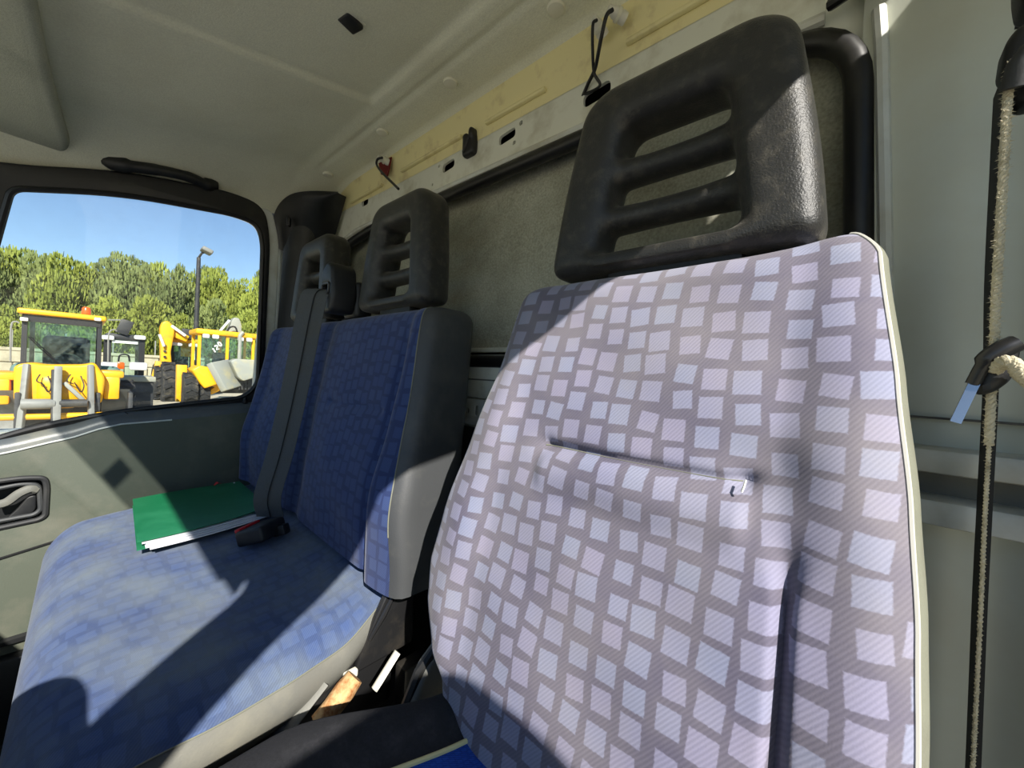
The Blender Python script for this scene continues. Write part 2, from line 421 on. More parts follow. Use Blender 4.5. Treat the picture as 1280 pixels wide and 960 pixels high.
# roof skin above, so that no sky leaks in, with windscreen header and rails
roof = solo('trim_1', xf(grid(lambda a, b: (-1.62+1.865*a, -.36+1.02*b, ceil_z(min(.23, max(-1.45, -1.62+1.865*a)), min(.55, -.36+1.02*b))+.05), 30, 16), lambda v: v),
            'white_paint', 'white sheet metal roof skin over the cab', 'roof', kind='structure')

# rear wall: painted frame with a big opening closed by a felt covered board
open_o = rr([(-1.315, .40), (-1.315, .045), (.012, .045), (-.012, .425), (-1.10, .432)], [.07, .02, .02, .075, .3], 8)
def slot(cx, cz, w_, h_, ang=0.0):
    r = [(-w_/2, -h_/2), (w_/2, -h_/2), (w_/2, h_/2), (-w_/2, h_/2)]
    ca, sa = math.cos(ang), math.sin(ang)
    return [Vector((cx+p.x*ca-p.y*sa, cz+p.x*sa+p.y*ca)) for p in rr(r, h_*.42, 5)]
slots = [slot(-.562, .494, .046, .020, .1), slot(-.753, .497, .044, .021, .08), slot(-1.166, .520, .040, .022), slot(-.354, .487, .052, .024, .1),
         slot(-.525, .507, .008, .010), slot(-.790, .508, .006, .007), slot(-.815, .470, .006, .007), slot(-.541, .474, .008, .008)]
lowholes = [slot(-.640, -.078, .010, .026), slot(-.620, -.076, .010, .012), slot(-.592, -.074, .012, .022)]
wall_o = [(-1.42, -.95), (.20, -.95), (.20, .56), (-1.42, .545)]
wall_back = tag(solo('wall_back', xzplate(wall_o, [open_o]+slots+lowholes, .572, .006), 'wall_white', 'rear cab wall of off white painted metal with slotted upper rail', 'wall', kind='structure', sharp=30))
# cream cove between rail and roof
cove = grid(lambda a, b: (-1.42+1.44*a, [.568, .566, .560, .556, .553, .556][min(5, int(b*5+.001))], .518 + .012*gau(-1.42+1.44*a+1.4, .3) + .095*b), 60, 5)
part('cove_panel', cove, 'cream_paint', wall_back, label='yellowed cream painted cove under the roof lining')
for i, (x0, x1, z) in enumerate([(-1.25, -1.05, .537), (-.95, -.70, .543), (-.62, -.46, .540), (-.30, -.12, .538)]):
    part('pressed_rib', bx(x0, x1, .556, .566, z-.004, z+.004, .003), 'cream_paint', wall_back)
part('rail_lip', tube([(-1.31, .562, .40), (-1.28, .562, .425), (-1.2, .562, .437), (-.9, .562, .441), (-.4, .562, .436), (-.05, .562, .433)], .007, 8), 'white_paint', wall_back)
part('cavity_backing', xzplate([(-1.5, -1.0), (.4, -1.0), (.4, .66), (-1.5, .66)], [], .66, .01), 'black_metal', wall_back)  # black sheet behind the wall standing in for the dark inside the slots
# seal round the opening
def ring(poly, y, r, n=8, sy=1.0):
    return tube([(p[0], y, p[1]) for p in poly], r, n, closed=True)
part('rubber_seal', ring(rr([(-1.305, .392), (-1.305, .03), (.000, .03), (-.020, .413), (-1.10, .420)], [.07, .02, .02, .075, .3], 8), .560, .0135, 10), 'rubber', wall_back, label='black rubber seal round the wall opening')
part('felt_board', grid(lambda a, b: (-1.34+1.37*a, .598+.004*math.sin(a*9)*math.sin(b*5), .055+.40*b), 40, 12), 'felt_board', wall_back, label='stained grey felt board closing the opening')
part('board_edge', bx(-1.34, .03, .586, .600, .052, .062, .002), 'wall_white', wall_back)
# lower ledges of the rear wall
part('ledge', bx(-1.36, .19, .556, .570, -.048, .022, .004), 'wall_white', wall_back)
part('ledge_groove', bx(-1.36, .19, .5555, .5575, -.010, -.007), 'vinyl_grey', wall_back)
part('perforated_strip', xzplate([(-1.36, -.105), (-.30, -.105), (-.30, -.05), (-1.36, -.05)], lowholes, .552, .004, .001), 'white_paint', wall_back)
part('kick_panel', bx(-1.36, -.2, .545, .556, -.9, -.11), 'trim_plastic', wall_back)
# the ribbed corner panel behind the driver's shoulder
def rp(a, b):
    x = -.004+.17*a; z = -.80+1.36*b
    if z > .0: x = x - .012*sstep(.15, .42, z)*(1-a)
    y = .556 - .012*math.sin(min(1, a*1.25)*math.pi)**2 - .05*sstep(.55, 1.0, a)
    return (x, y, z)
cp = part('corner_panel', grid(rp, 24, 40), 'grey_paint', wall_back, label='pale grey painted corner panel beside the seal')
part('panel_flange', tube([(-.004, .553, .41), (.000, .553, .37), (.011, .553, .20), (.017, .553, .10), (.020, .553, -.1)], .006, 8), 'white_paint', wall_back)
part('panel_seam', bx(.02, .17, .538, .556, -.0185, -.0165), 'black_metal', wall_back)
for z0, z1 in ((-.066, -.044), (-.112, -.089)):
    part('body_rib', bx(.0, .19, .505, .556, z0, z1, .004), 'white_paint', wall_back)
part('body_recess', bx(.0, .19, .540, .552, -.089, -.066), 'vinyl_grey', wall_back)
part('roof_corner_edge', tube(spline([(-.045, .545, .432), (-.02, .53, .425), (.01, .50, .395), (.03, .47, .38), (.05, .44, .385)]), .006, 8), 'rubber', wall_back)
part('roof_corner', grid(lambda a, b: (-.05+.12*a, .548-.11*a*(1-.2*b), .43+.01*a-.04*a*a+.11*b), 10, 6), 'wall_white', wall_back)

# driver side: B pillar, sill, roof rail, A pillar and closed door bottom (outside the frame, they shape the sunlight)
XR = .24
wall_right = thing('wall_right', 'driver side of the cab with pillar and door frame', 'wall', (XR, 0, -.9), kind='structure')
def yz_poly(poly, x0, th): return xf(plate(poly, [], th), lambda v: (x0+v.z, v.x, v.y))
part('pillar', grid(lambda a, b: (.165+.075*sstep(0, 1, a), .53-.13*a, -.9+1.45*b), 10, 10), 'grey_paint', wall_right)
part('pillar_skin', bx(.23, .29, .36, .66, -.9, .56), 'white_paint', wall_right)
frame_o = [(.40, -1.0), (.40, .66), (-.40, .60), (-.358, .50), (-.320, .466), (-.300, .446), (-.291, .425), (-.291, .405), (-.303, .38), (-.325, .350), (-.357, .304), (-.47, .14), (-.62, -.04), (-.80, -.20), (-.80, -1.0)]
win = [(.37, -.85), (.36, .40), (.335, .534), (.30, .528), (.19, .491), (.07, .479), (-.027, .460), (-.067, .449), (-.088, .405), (-.157, .329), (-.222, .271), (-.27, .221), (-.45, .02), (-.56, -.14), (-.56, -.85)]
part('door_frame', yz_poly([(p[0], p[1]) for p in frame_o], XR, .012) if False else xf(plate(frame_o, [win], .012), lambda v: (XR+v.z, v.x, v.y)), 'trim_plastic', wall_right)
mo = [(-.30, .27), (-.078, .272), (-.046, .224), (-.018, .15), (-.018, -.18), (-.30, -.18)]  # unseen blocker added to shade the lower driver seat; outline taken from that shadow
mir = thing('shadow_blocker', 'added black shadow caster in the shape of a door mirror', 'mirror', (.46, -.16, -.2))
part('blocker_body', xf(plate(rr(mo, .03, 4), [], .10, .02, 3), lambda v: (.46+v.z, v.x, v.y)), 'black_plastic', mir)
part('blocker_arm', tube([(.46, -.25, -.1), (.36, -.32, -.12), (.25, -.36, -.12)], .018, 8), 'black_metal', mir)
# front: windscreen, header, dashboard
def ws(x, t): return Vector((x, -.362 + .028*sstep(-.2, .24, x) - .30*t*1.0 - .18*t, .500 - .046*sstep(-.1, .24, x) - .60*t))
windscreen = thing('window_2', 'raked windscreen with an added half shade band', 'windscreen', (-.6, -.9, -.2), kind='structure')
part('pane', cat(grid(lambda a, b: ws(-1.42+1.66*a, .12+.95*b), 10, 6), grid(lambda a, b: ws(-.33+.57*a, .12*b), 6, 3)), 'screen_glass', windscreen)
part('shade_band', grid(lambda a, b: ws(-1.42+1.09*a, .12*b), 10, 3), 'half_shade_band', windscreen)  # unseen strip added to half shade a band on the passenger door
hd = grid(lambda a, b: Vector((-1.50+1.80*a, 0, 0)) + Vector((0, ws(-1.50+1.80*a, 0).y+.02*b, ws(-1.50+1.80*a, 0).z + .10*b)), 16, 2)
part('header', hd, 'headliner', windscreen)
# sticker that throws the small diamond shadow on the door
q = onX(152, 600, XD); tt = 0
for k in range(2000):
    pnt = q - SUN*(k*.001)
    t_ = (.5-pnt.z)/.6
    if pnt.y <= ws(pnt.x, t_).y: break
part('sticker', box(pnt + Vector((0, .004, .002)), (.050, .003, .055), rot=Matrix.Rotation(R(-38), 3, 'X')), 'black_plastic', windscreen)
dash = thing('dashboard', 'grey dashboard under the windscreen', 'dashboard', (-.6, -.6, -.9), kind='structure')
part('dash_body', bx(-1.48, .235, -1.05, -.42, -.9, -.14, .04, 4), 'dash_plastic', dash)
part('shade_hood', remeshed(cat(bx(-.275, .12, -.62, -.19, -.16, -.005, .07, 5)), .012, 4), 'dash_plastic', dash)  # unseen hood shaped and placed to throw the round shadow on the bench cushion

# floor
solo('floor', bx(-1.55, .27, -1.1, .62, -.97, -.92), 'floor_rubber', 'dark dirty rubber cab floor between the seats', 'floor', kind='structure', smooth=False)

# ---- passenger side: body side behind the door, trim pillar
wall_left = thing('wall_left', 'passenger side body frame behind the door', 'wall', (-1.5, .5, -.9), kind='structure')
part('body_side', bx(-1.60, -1.545, .45, .66, -.95, .62), 'white_paint', wall_left)
part('roof_rail', bx(-1.60, -1.46, .43, .50, .42, .60), 'trim_plastic', wall_left)
part('pillar_white', bx(-1.56, -1.50, .43, .46, -.9, .50, .012, 3), 'white_paint', wall_left)
def pil(a, b):
    z = -.55+1.02*b; th = R(-20+140*a)
    lean = .06*max(0, z+.1)/.55
    return (-1.475+lean+.045*math.cos(th)-.03, .475-.045+.07*a+.0*b, z) if False else (-1.50+lean+.075*math.sin(math.pi*min(1, a*1.15))**.6, .432+.125*a, z)
part('pillar_trim', grid(pil, 16, 16), 'trim_plastic', wall_left, label='dark grey pillar trim beside the outer headrest')
capo = [(-1.47, .415, .395), (-1.46, .40, .46), (-1.43, .405, .515), (-1.36, .42, .54), (-1.29, .455, .545), (-1.245, .52, .555)]
def capf(a, b):
    p = spline(capo, 4); i = a*(len(p)-1); k = min(int(i), len(p)-2); f = i-k
    t = p[k]*(1-f)+p[k+1]*f
    e = Vector((-1.43+.16*a, .556, .36+.20*a**1.3))
    c = t*(1-b)+e*b + Vector((.02, -.02, -.01))*math.sin(math.pi*b)
    return c
part('pillar_cap', grid(capf, 20, 10), 'black_plastic', wall_left, label='black plastic cap covering the roof corner')
part('cap_button', box((-1.38, .425, .46), (.02, .01, .03), .004, rot=Matrix.Rotation(R(-30), 3, 'Z')), 'black_plastic', wall_left)

# ---- passenger door
door = thing('door_1', 'passenger door with grey plastic card and window', 'door', (-1.52, .1, -.9), kind='structure')
# window opening outline in (y, z)
def P(x, y):
    v = onX(x, y, XD)
    for _ in range(6): v = onX(x, y, door_x(v.y, v.z))
    return (v.y, v.z)
w_out = rr([P(14, 236), P(150, 241), P(302, 270), P(329, 290), P(325, 475), P(305, 497), P(150, 514), P(0, 546), P(-60, 565), P(-60, 560)][:9] + [P(-40, 500)], [.03, .3, .06, .04, .04, .05, .1, .1, .03, .2], 6)
sky_px = [(14, 236), (150, 242), (290, 268), (322, 280), (328, 305), (322, 480), (304, 497), (150, 514), (60, 530), (0, 546), (-70, 572), (-45, 450), (-12, 330)]
w_out = rr([P(*p) for p in sky_px], [.02, .2, .1, .04, .05, .04, .05, .2, .2, .2, .02, .2, .3], 6)
d_out = [P(-180, 170), P(0, 205), P(150, 212), P(290, 240), P(331, 258), P(338, 300), P(330, 470), P(322, 505), P(150, 522), P(60, 538), P(0, 556), P(-150, 610)]
fr_o = rr(d_out, [.02, .2, .2, .1, .05, .05, .1, .02, .2, .2, .2, .02], 6)
part('window_frame', yzplate(fr_o, [w_out], lambda y, z: door_x(y, z)-.01, .03, .006), 'rubber', door, label='black door frame and seal round the window')
part('frame_flange', yzplate(rr([P(322, 258), P(341, 262), P(350, 300), P(346, 400), P(338, 508), P(316, 508), P(326, 400), P(332, 300)], [.02, .03, .05, .1, .01, .01, .1, .06], 6), [], lambda y, z: door_x(y, z)-.02, .03, .004), 'white_paint', door, label='white painted door frame edge')
window_1 = thing('window_1', 'dusty passenger door window looking out on the yard', 'window', (-1.5, .1, -.2), kind='structure')
part('pane', yzplate(w_out, [], lambda y, z: door_x(y, z)-.02, .004), 'window_glass', window_1, smooth=False)
part('window_seal', tube([(door_x(p[0], p[1])+.004, p[0], p[1]) for p in w_out], .007, 8, closed=True), 'rubber', window_1)
# sill: shelf with a step in it
def sillz(y): return lerp_tab([(-.45, -.315), (-.13, -.212), (-.03, -.186), (.04, -.160), (.07, -.153), (.42, -.128)], y)
def sill(a, b):
    y = -.45+.865*a; z0 = sillz(y)
    pr = [(-.035, .004), (-.012, .006), (.012, .002), (.026, -.010), (.030, -.028)]
    i = b*4; k = min(3, int(i)); f = i-k
    dx = pr[k][0]*(1-f)+pr[k+1][0]*f; dz = pr[k][1]*(1-f)+pr[k+1][1]*f
    return (XD+dx, y, z0+dz)
part('sill', grid(sill, 60, 8), 'sill_plastic', door, label='blue grey plastic window sill')
part('sill_groove', tube([(XD+.012+.012*k/4, .075+.003*k, sillz(.075)+.002-.004*k) for k in range(5)], .0022, 6), 'black_plastic', door)
part('sill_line', tube([(XD+.031, -.45+.62*k/30, sillz(-.45+.62*k/30)-.028) for k in range(31)], .0022, 6), 'white_paint', door)
part('lock_knob', orient(lathe([(.011, 0), (.012, .004), (.008, .008), (.006, .03), (.007, .034), (.004, .037)], 14), (0, 0, 1), (XD+.004, .352, -.135)), 'black_plastic', door, label='black lock knob')
# card with recess for the handle
hc = P(27, 622)
rec = rr([P(-60, 606), P(30, 594), P(57, 594), P(60, 604), P(58, 640), P(50, 645), P(-60, 668)], [.01, .05, .02, .01, .02, .02, .01], 6)
card = [(-.46, -.34)] + [(-.46+.875*k/24, sillz(-.46+.875*k/24)-.024) for k in range(25)] + [(.415, -.95), (-.46, -.95)]
part('door_card', yzplate(card[1:], [rec], lambda y, z: XD+.015+.03*sstep(-.35, -.6, z)*0, .03, .004), 'door_card', door, label='olive grey plastic door card')
part('card_crease', tube([(XD+.031, -.46+.50*k/12, -.535+.085*(k/12)**1.4) for k in range(13)], .003, 6), 'black_plastic', door)
part('pocket_edge', tube([(XD+.034, -.46+.62*k/12, -.70+.02*(k/12)) for k in range(13)], .010, 6), 'black_plastic', door)
part('door_pocket', bx(XD+.02, XD+.06, -.46, .40, -.93, -.72, .01), 'black_plastic', door)
part('handle_cup', yzplate(rec, [], lambda y, z: XD-.012, .004), 'black_plastic', door)
part('handle_rim', tube([(XD+.030, p[0], p[1]) for p in rec], .006, 8, closed=True), 'trim_plastic', door)
hin = rr([P(-50, 618), P(28, 602), P(50, 603), P(52, 634), P(44, 640), P(-50, 657)], [.01, .04, .015, .015, .015, .01], 5)
part('handle_bezel', tube([(XD+.022, p[0], p[1]) for p in hin], .005, 8, closed=True), 'vinyl_dark', door)
hl = [onX(-10, 632, XD+.02), onX(8, 628, XD+.022), onX(24, 617, XD+.026), onX(38, 611, XD+.026), onX(47, 612, XD+.022)]
part('door_handle', tube(spline(hl, 6), .007, 8, flat=1.4), 'vinyl_grey', door, label='grey inside door handle')
hp = [P(8, 646), P(22, 634), P(36, 618), P(47, 616), P(46, 634), P(40, 640)]
part('handle_paddle', yzplate(rr(hp, .008, 4), [], lambda y, z: XD+.014, .012, .003), 'black_plastic', door)
part('door_skin', bx(-1.62, -1.56, -.75, .42, -1.0, -.2), 'white_paint', door)

# ================================================================ SEATS
def headrest_geo(sx=1.0):
    hw, z0, z1 = .147, .0, .238
    outer = rr([(-hw, 0), (hw, 0), (hw*.93, .10), (hw*.78, z1-.02), (hw*.58, z1), (-hw*.58, z1), (-hw*.78, z1-.02), (-hw*.93, .10)],
               [.022, .022, .2, .05, .04, .04, .05, .2], 7)
    big = rr([(-.080, .026), (.080, .026), (.057, .180), (-.057, .180)], .014, 5)
    rim = plate(outer, [big], .072, .022, 6)
    g = xf(rim, lambda v: (v.x*sx, -v.z, v.y))
    bars = []
    for zc, hw_ in ((.0735, .084), (.1325, .074)):
        bars.append(tube([(-hw_*sx, .002, zc), (-hw_*sx*.8, .006, zc), (-hw_*sx*.4, .008, zc), (0, .008, zc), (hw_*sx*.4, .008, zc), (hw_*sx*.8, .006, zc), (hw_*sx, .002, zc)],
                         [.029, .0235, .0215, .0210, .0215, .0235, .029], 18, flat=.76))
    # scooped corners where bars and rim flow together
    return remeshed(cat(g, *bars), .0034, 9)
HEAD = headrest_geo(1.0)
HEADB = headrest_geo(.90)
def headrest(cx, y, z, src, lean=.06):
    return xf(src, lambda v: (cx+v.x, y+v.y+lean*v.z, z+v.z))

# ---------------- driver's seat
drv = thing('driver_seat', 'faded lavender driver seat with small woven squares and slatted black headrest', 'seat', (-.17, .15, -.92))
DL = [(.14, -.345), (.114, -.357), (.023, -.364), (-.076, -.383), (-.173, -.400), (-.233, -.403), (-.273, -.392), (-.317, -.368), (-.345, -.34), (-.42, -.31)]
DR = [(.14, -.002), (.12, .006), (.102, .013), (.01, .026), (-.07, .035), (-.138, .040), (-.2, .042), (-.42, .042)]
def d_crease(z): return lerp_tab([(.13, -.034), (.04, -.042), (-.05, -.042), (-.12, -.030), (-.242, -.028), (-.4, -.03)], z)
def d_front(x, z):
    """how far the face swells towards the sitter"""
    c = d_crease(z); xl = lerp_tab(DL, z); mir = -.338 - c
    d = .012*math.sin(math.pi*min(1, max(0, (z+.40)/.55)))
    d += .010*sstep(c-.004, c+.050, x)*(1-.5*sstep(-.05, .10, z))           # right bolster
    d += .012*sstep(mir+.01, mir-.04, x)
    deep = .002 + .010*sstep(-.09, -.15, z)
    d -= deep*gau(x-c, .016-.0115*sstep(-.08, -.15, z))                             # the fold
    sz = -.0735 - .004*(x+.16)/.1*.3
    ins = sstep(-.262, -.245, x)*sstep(-.052, -.066, x)
    d -= .0075*gau(z-sz, .0055)*ins                                              # stitched seam
    d += .006*sstep(.03, 0, abs(z-sz+.024))*ins
    d -= .0085*math.exp(-(((x+.050)/.032)**2+((z+.062)/.026)**2)) + .007*math.exp(-(((x+.060)/.011)**2+((z+.071)/.008)**2))                # puckered end of the seam
    d -= .004*math.exp(-(((x+.255)/.012)**2+((z+.072)/.012)**2))
    d += .0016*math.sin(x*40+z*18)*math.sin(z*33+1)
    return d
def d_back(z): return .37+.28*z
ZT, ZB = .128, -.42
def d_sect(th, z):
    """rounded section: th 0 = right edge, 90 = middle of the face, 180 = left edge, then round the back"""
    xl, xr = lerp_tab(DL, z), lerp_tab(DR, z); cx, hw = (xl+xr)/2, (xr-xl)/2
    c, s_ = math.cos(th), math.sin(th)
    n = 5.5
    den = (abs(c)**n+abs(s_)**n)**(1/n)
    x = cx+hw*c/den; t = s_/den
    e = 1.0
    y = d_back(z)+.052 - .052*t
    return x, y, t
def d_pt(th, z, top=0.0):
    x, y, t = d_sect(th, z)
    if t > 0: y -= d_front(x, z)*t
    if top > 0:
        cx = -.171; k = 1-.10*top**2
        x = cx+(x-cx)*k
        yc = d_back(z)+.05; y = yc+(y-yc)*math.sqrt(max(0, 1-top**2*.97))
    return x, y
def d_row(b):
    # rows climb the face and close over the top
    if b < .88: return ZB+(ZT-.028-ZB)*b/.88, 0.0
    t = (b-.88)/.12; return ZT-.028+.028*math.sin(t*math.pi/2), t
def topcurve(x):  # the shoulder line is highest to the right of the headrest
    return .0
def d_surf(t0, t1):
    def f(a, b):
        z, top = d_row(b); th = R(t0+(t1-t0)*a)
        x, y = d_pt(th, z, top)
        return (x, y, z + .010*math.exp(-((x-.0)/.05)**2)*sstep(.02, .12, z))
    return f
def uv_of(fn):
    return lambda a, b: (lambda p: (p[0] - .6*(p[1]-d_back(p[2]))*(1 if p[0] > -.17 else -1)*sstep(.01, .05, p[1]-d_back(p[2])), p[2]*1.04))(fn(a, b))
f1 = d_surf(37, 172)
fab = grid(f1, 170, 170, uv_of(f1))
# even out the columns: angular spacing bunches at the corners of the rounded section
def even(fn, n=400):
    tab = []; acc = [0]; pr = Vector(fn(0, .5))
    for i in range(1, n+1):
        p = Vector(fn(i/n, .5)); acc.append(acc[-1]+(p-pr).length); pr = p
    L = acc[-1]
    def g(a, b):
        s_ = a*L; lo = 0
        import bisect
        k = min(n, max(1, bisect.bisect_left(acc, s_)))
        f = (s_-acc[k-1])/max(1e-9, acc[k]-acc[k-1])
        return fn((k-1+f)/n, b)
    return g
f1 = even(f1)
back_d = part('backrest', grid(f1, 190, 190, uv_of(f1)), 'drv_fabric', drv, label='sun bleached lavender backrest cloth with woven squares', sharp=85)
f2 = even(d_surf(-186, 37))
part('backrest_shell', grid(f2, 70, 60), 'vinyl_pale', drv, label='pale olive vinyl side and back of the backrest', sharp=85)
part('welt', tube([Vector(f1(0, .25+.72*k/60)) + Vector((.0004, -.0004, 0)) for k in range(61)], .0015, 6), 'thread', back_d, label='pale stitched welt along the edge')
sm = [(x, d_back(-.0735)-d_front(x, -.0735)-.0006, -.0735-.003*(x+.16)) for x in [-.255+.19*k/30 for k in range(31)]]
part('seam', tube([Vector(p)+Vector((0, .0008, 0)) for p in sm], .0010, 5), 'vinyl_pale', back_d)
part('thread_end', tube([(-.061, .344, -.0705), (-.0605, .336, -.074), (-.0615, .335, -.078)], .0009, 5), 'white_plastic', back_d)
part('headrest', headrest(-.173, .446, .134, HEAD), 'head_plastic', drv, label='black slatted plastic headrest')
part('headrest_stem', bx(-.24, -.09, .43, .46, .09, .15, .008), 'black_plastic', drv)
# cushion
def dc(a, b):
    x = -.425+.45*a; y = -.16+.46*b
    z = -.372 + .016*gau(a-.10, .10)+.016*gau(a-.9, .10) - .10*max(0, (.045-a)/.045)**2 - .10*max(0, (a-.955)/.045)**2
    z -= .05*max(0, (b-.90)/.10)**2*0 + .05*max(0, (.12-b)/.12)**2
    x += .085*sstep(.62, 1.0, b)*(1-a)**2*1.0
    return x, y, z
cl = .235
bol = grid(lambda a, b: dc(cl*a, b), 26, 40)
part('cushion_bolster', bol, 'black_cloth', drv, label='black cloth bolster of the seat cushion')
part('cushion_side', grid(lambda a, b: Vector(dc(0, b))+Vector((-.004*math.sin(a*3), 0, -.12*a)), 8, 20), 'black_cloth', drv)
ctr = grid(lambda a, b: dc(cl+(1-cl)*a, b), 40, 40, lambda a, b: (.4*a, .46*b))
cen = part('cushion_centre', ctr, 'blue_mesh', drv, label='bright blue mesh centre of the seat cushion')
part('piping', tube([Vector(dc(cl, .02+.97*k/30))+Vector((0, 0, .001)) for k in range(31)], .0024, 7), 'piping', cen, label='cream piping')
part('cushion_base', bx(-.38, .0, -.14, .29, -.60, -.42, .02), 'black_plastic', drv)
part('seat_pedestal', bx(-.36, -.02, -.10, .26, -.93, -.58, .01), 'black_metal', drv)
# recliner bracket beside the backrest
def side_poly(pxs, X): return [(v.y, v.z) for v in (onX(p[0], p[1], X) for p in pxs)]
bk = side_poly([(566, 785), (573, 800), (566, 895), (505, 900), (530, 835)], -.40)
part('recliner_cover', xf(plate(rr(bk, .010, 4), [], .024, .005), lambda v: (-.405+v.z, v.x, v.y)), 'vinyl_grey', drv, label='grey plastic recliner cover')
part('recliner_lever', tube([onX(500, 905, -.41), onX(525, 840, -.405), onX(556, 792, -.40)], [.008, .008, .005], 8), 'black_plastic', drv)

# ---------------- passenger bench
ben = thing('passenger_bench', 'dark blue two place passenger bench with two slatted headrests', 'bench', (-.98, .15, -.92))
BX0 = -1.425
def b_xr(z): return lerp_tab([(.13, -.562), (.10, -.557), (0, -.545), (-.1, -.535), (-.22, -.518), (-.32, -.506), (-.42, -.50)], z)
def b_back(x, z): return .39+.15*z
def b_front(x, z):
    d = .010*math.sin(math.pi*min(1, max(0, (z+.42)/.56)))
    d += .016*sstep(-.625, -.585, x) + .016*sstep(-1.33, -1.39, x)
    d -= .006*gau(x+.622, .012)*sstep(.10, .02, z)
    d += .018*gau(z+.22, .10)*(1-gau(x+.98, .14))
    d -= .010*gau(x+.985, .03)
    d -= .005*gau(z+.075, .008)*(sstep(-.90, -.88, x)*sstep(-.64, -.66, x)+sstep(-1.30, -1.28, x)*sstep(-1.06, -1.08, x))
    d += .0014*math.sin(x*31+z*22)*math.sin(z*27)
    return d
BT = .122
def b_pt(th, z, top):
    xl, xr = BX0, b_xr(z); cx, hw = (xl+xr)/2, (xr-xl)/2
    xl += .0
    c, s_ = math.cos(th), math.sin(th); n = 9.0
    den = (abs(c)**n+abs(s_)**n)**(1/n)
    x = cx+hw*c/den; t = s_/den
    y = b_back(x, z)+.055-.055*t
    if t > 0: y -= b_front(x, z)*t
    if top > 0:
        k = 1-.035*top**2; x = cx+(x-cx)*k
        yc = b_back(x, z)+.05; y = yc+(y-yc)*math.sqrt(max(0, 1-.97*top**2))
    return x, y
def b_surf(t0, t1):
    def f(a, b):
        if b < .88: z, top = -.352+(BT-.03+.352)*b/.88, 0
        else:
            t = (b-.88)/.12; z, top = BT-.03+.03*math.sin(t*math.pi/2), t
        x, y = b_pt(R(t0+(t1-t0)*a), z, top)
        return (x, y, z)
    return f
g1 = even(b_surf(43, 186))
buv = lambda fn: (lambda a, b: (lambda p: (p[0], p[2]))(fn(a, b)))
bback = part('backrest', grid(g1, 200, 110, buv(g1)), 'bench_fabric', ben, label='dark blue patterned backrest cloth', sharp=85)
g2 = even(b_surf(-174, 43))
part('side_panel', grid(g2, 90, 50), 'vinyl_dark', ben, label='dark grey vinyl side of the backrest', sharp=85)
part('welt', tube([Vector(g1(0, .18+.80*k/40))+Vector((.0004, -.0002, 0)) for k in range(41)], .0011, 6), 'vinyl_pale', bback)
part('headrest', headrest(-.735, .445, .131, HEADB), 'head_plastic', ben, label='black slatted headrest of the middle place')
part('headrest', headrest(-1.172, .445, .133, HEADB), 'head_plastic', ben, label='black slatted headrest of the outer place')
for cx in (-.735, -1.137): part('headrest_stem', bx(cx-.06, cx+.06, .43, .46, .09, .15, .008), 'black_plastic', ben)
# cushion
cpath = [(.375, -.362), (.34, -.366), (.27, -.374), (.19, -.379), (.11, -.381), (.05, -.384), (.0, -.392), (-.032, -.408), (-.050, -.435), (-.056, -.475), (-.050, -.53), (-.03, -.60)]
cpv = spline([(0, p[0], p[1]) for p in cpath], 5)
clen = [0]
for p, q2 in zip(cpv, cpv[1:]): clen.append(clen[-1]+(q2-p).length)
def cp_at(b):
    s_ = b*clen[-1]; k = 0
    while k < len(clen)-2 and clen[k+1] < s_: k += 1
    f = (s_-clen[k])/(clen[k+1]-clen[k]); return cpv[k]*(1-f)+cpv[k+1]*f
def c_pt(a, b):
    p = cp_at(b); y, z = p.y, p.z
    xr = lerp_tab([(-.06, -.528), (.10, -.520), (.18, -.524), (.26, -.536), (.33, -.556), (.38, -.585)], y)
    xl = lerp_tab([(-.06, -1.36), (.0, -1.40), (.1, -1.42), (.4, -1.42)], y)
    x = xl+(xr-xl)*a
    er, el = max(0, 1-(xr-x)/.085), max(0, 1-(x-xl)/.07)
    flat = sstep(-.055, .02, y)
    z -= flat*(.030*er**2*(1-.9*sstep(.24, .37, y)) + .045*el**2.2)
    y += (1-flat)*(.035*el**2 + .03*er**2)
    # two sat-in hollows, a raised middle
    z -= flat*.010*(math.exp(-(((x+.76)/.13)**2+((y-.18)/.16)**2)) + math.exp(-(((x+1.18)/.15)**2+((y-.18)/.16)**2)))
    z += .0016*math.sin(x*29+y*11)*math.sin(y*34+x*5)*flat
    return Vector((x, y, z))
cu = part('cushion', grid(c_pt, 170, 90, lambda a, b: (a*.88, b*clen[-1])), 'cush_fabric', ben, label='worn stained blue seat cushion', sharp=85)
def c_side(a, b):
    p = c_pt(1, b*.80)
    return p + Vector((.010*math.sin(a*math.pi*.9)-.022*a*a, 0, -(.055+.014*math.sin(b*3))*a))
part('cushion_side', flip(grid(c_side, 10, 60)), 'vinyl_grey', ben, label='grey vinyl side band of the cushion', sharp=85)
part('cushion_side', grid(lambda a, b: c_pt(0, b*.8)+Vector((-.008*math.sin(a*3)+.02*a*a, 0, -.07*a)), 8, 40), 'vinyl_grey', ben)
part('cushion_seam', tube([c_pt(1, .03+.75*k/60)+Vector((.001, 0, .0006)) for k in range(61)], .0011, 6), 'vinyl_pale', cu)
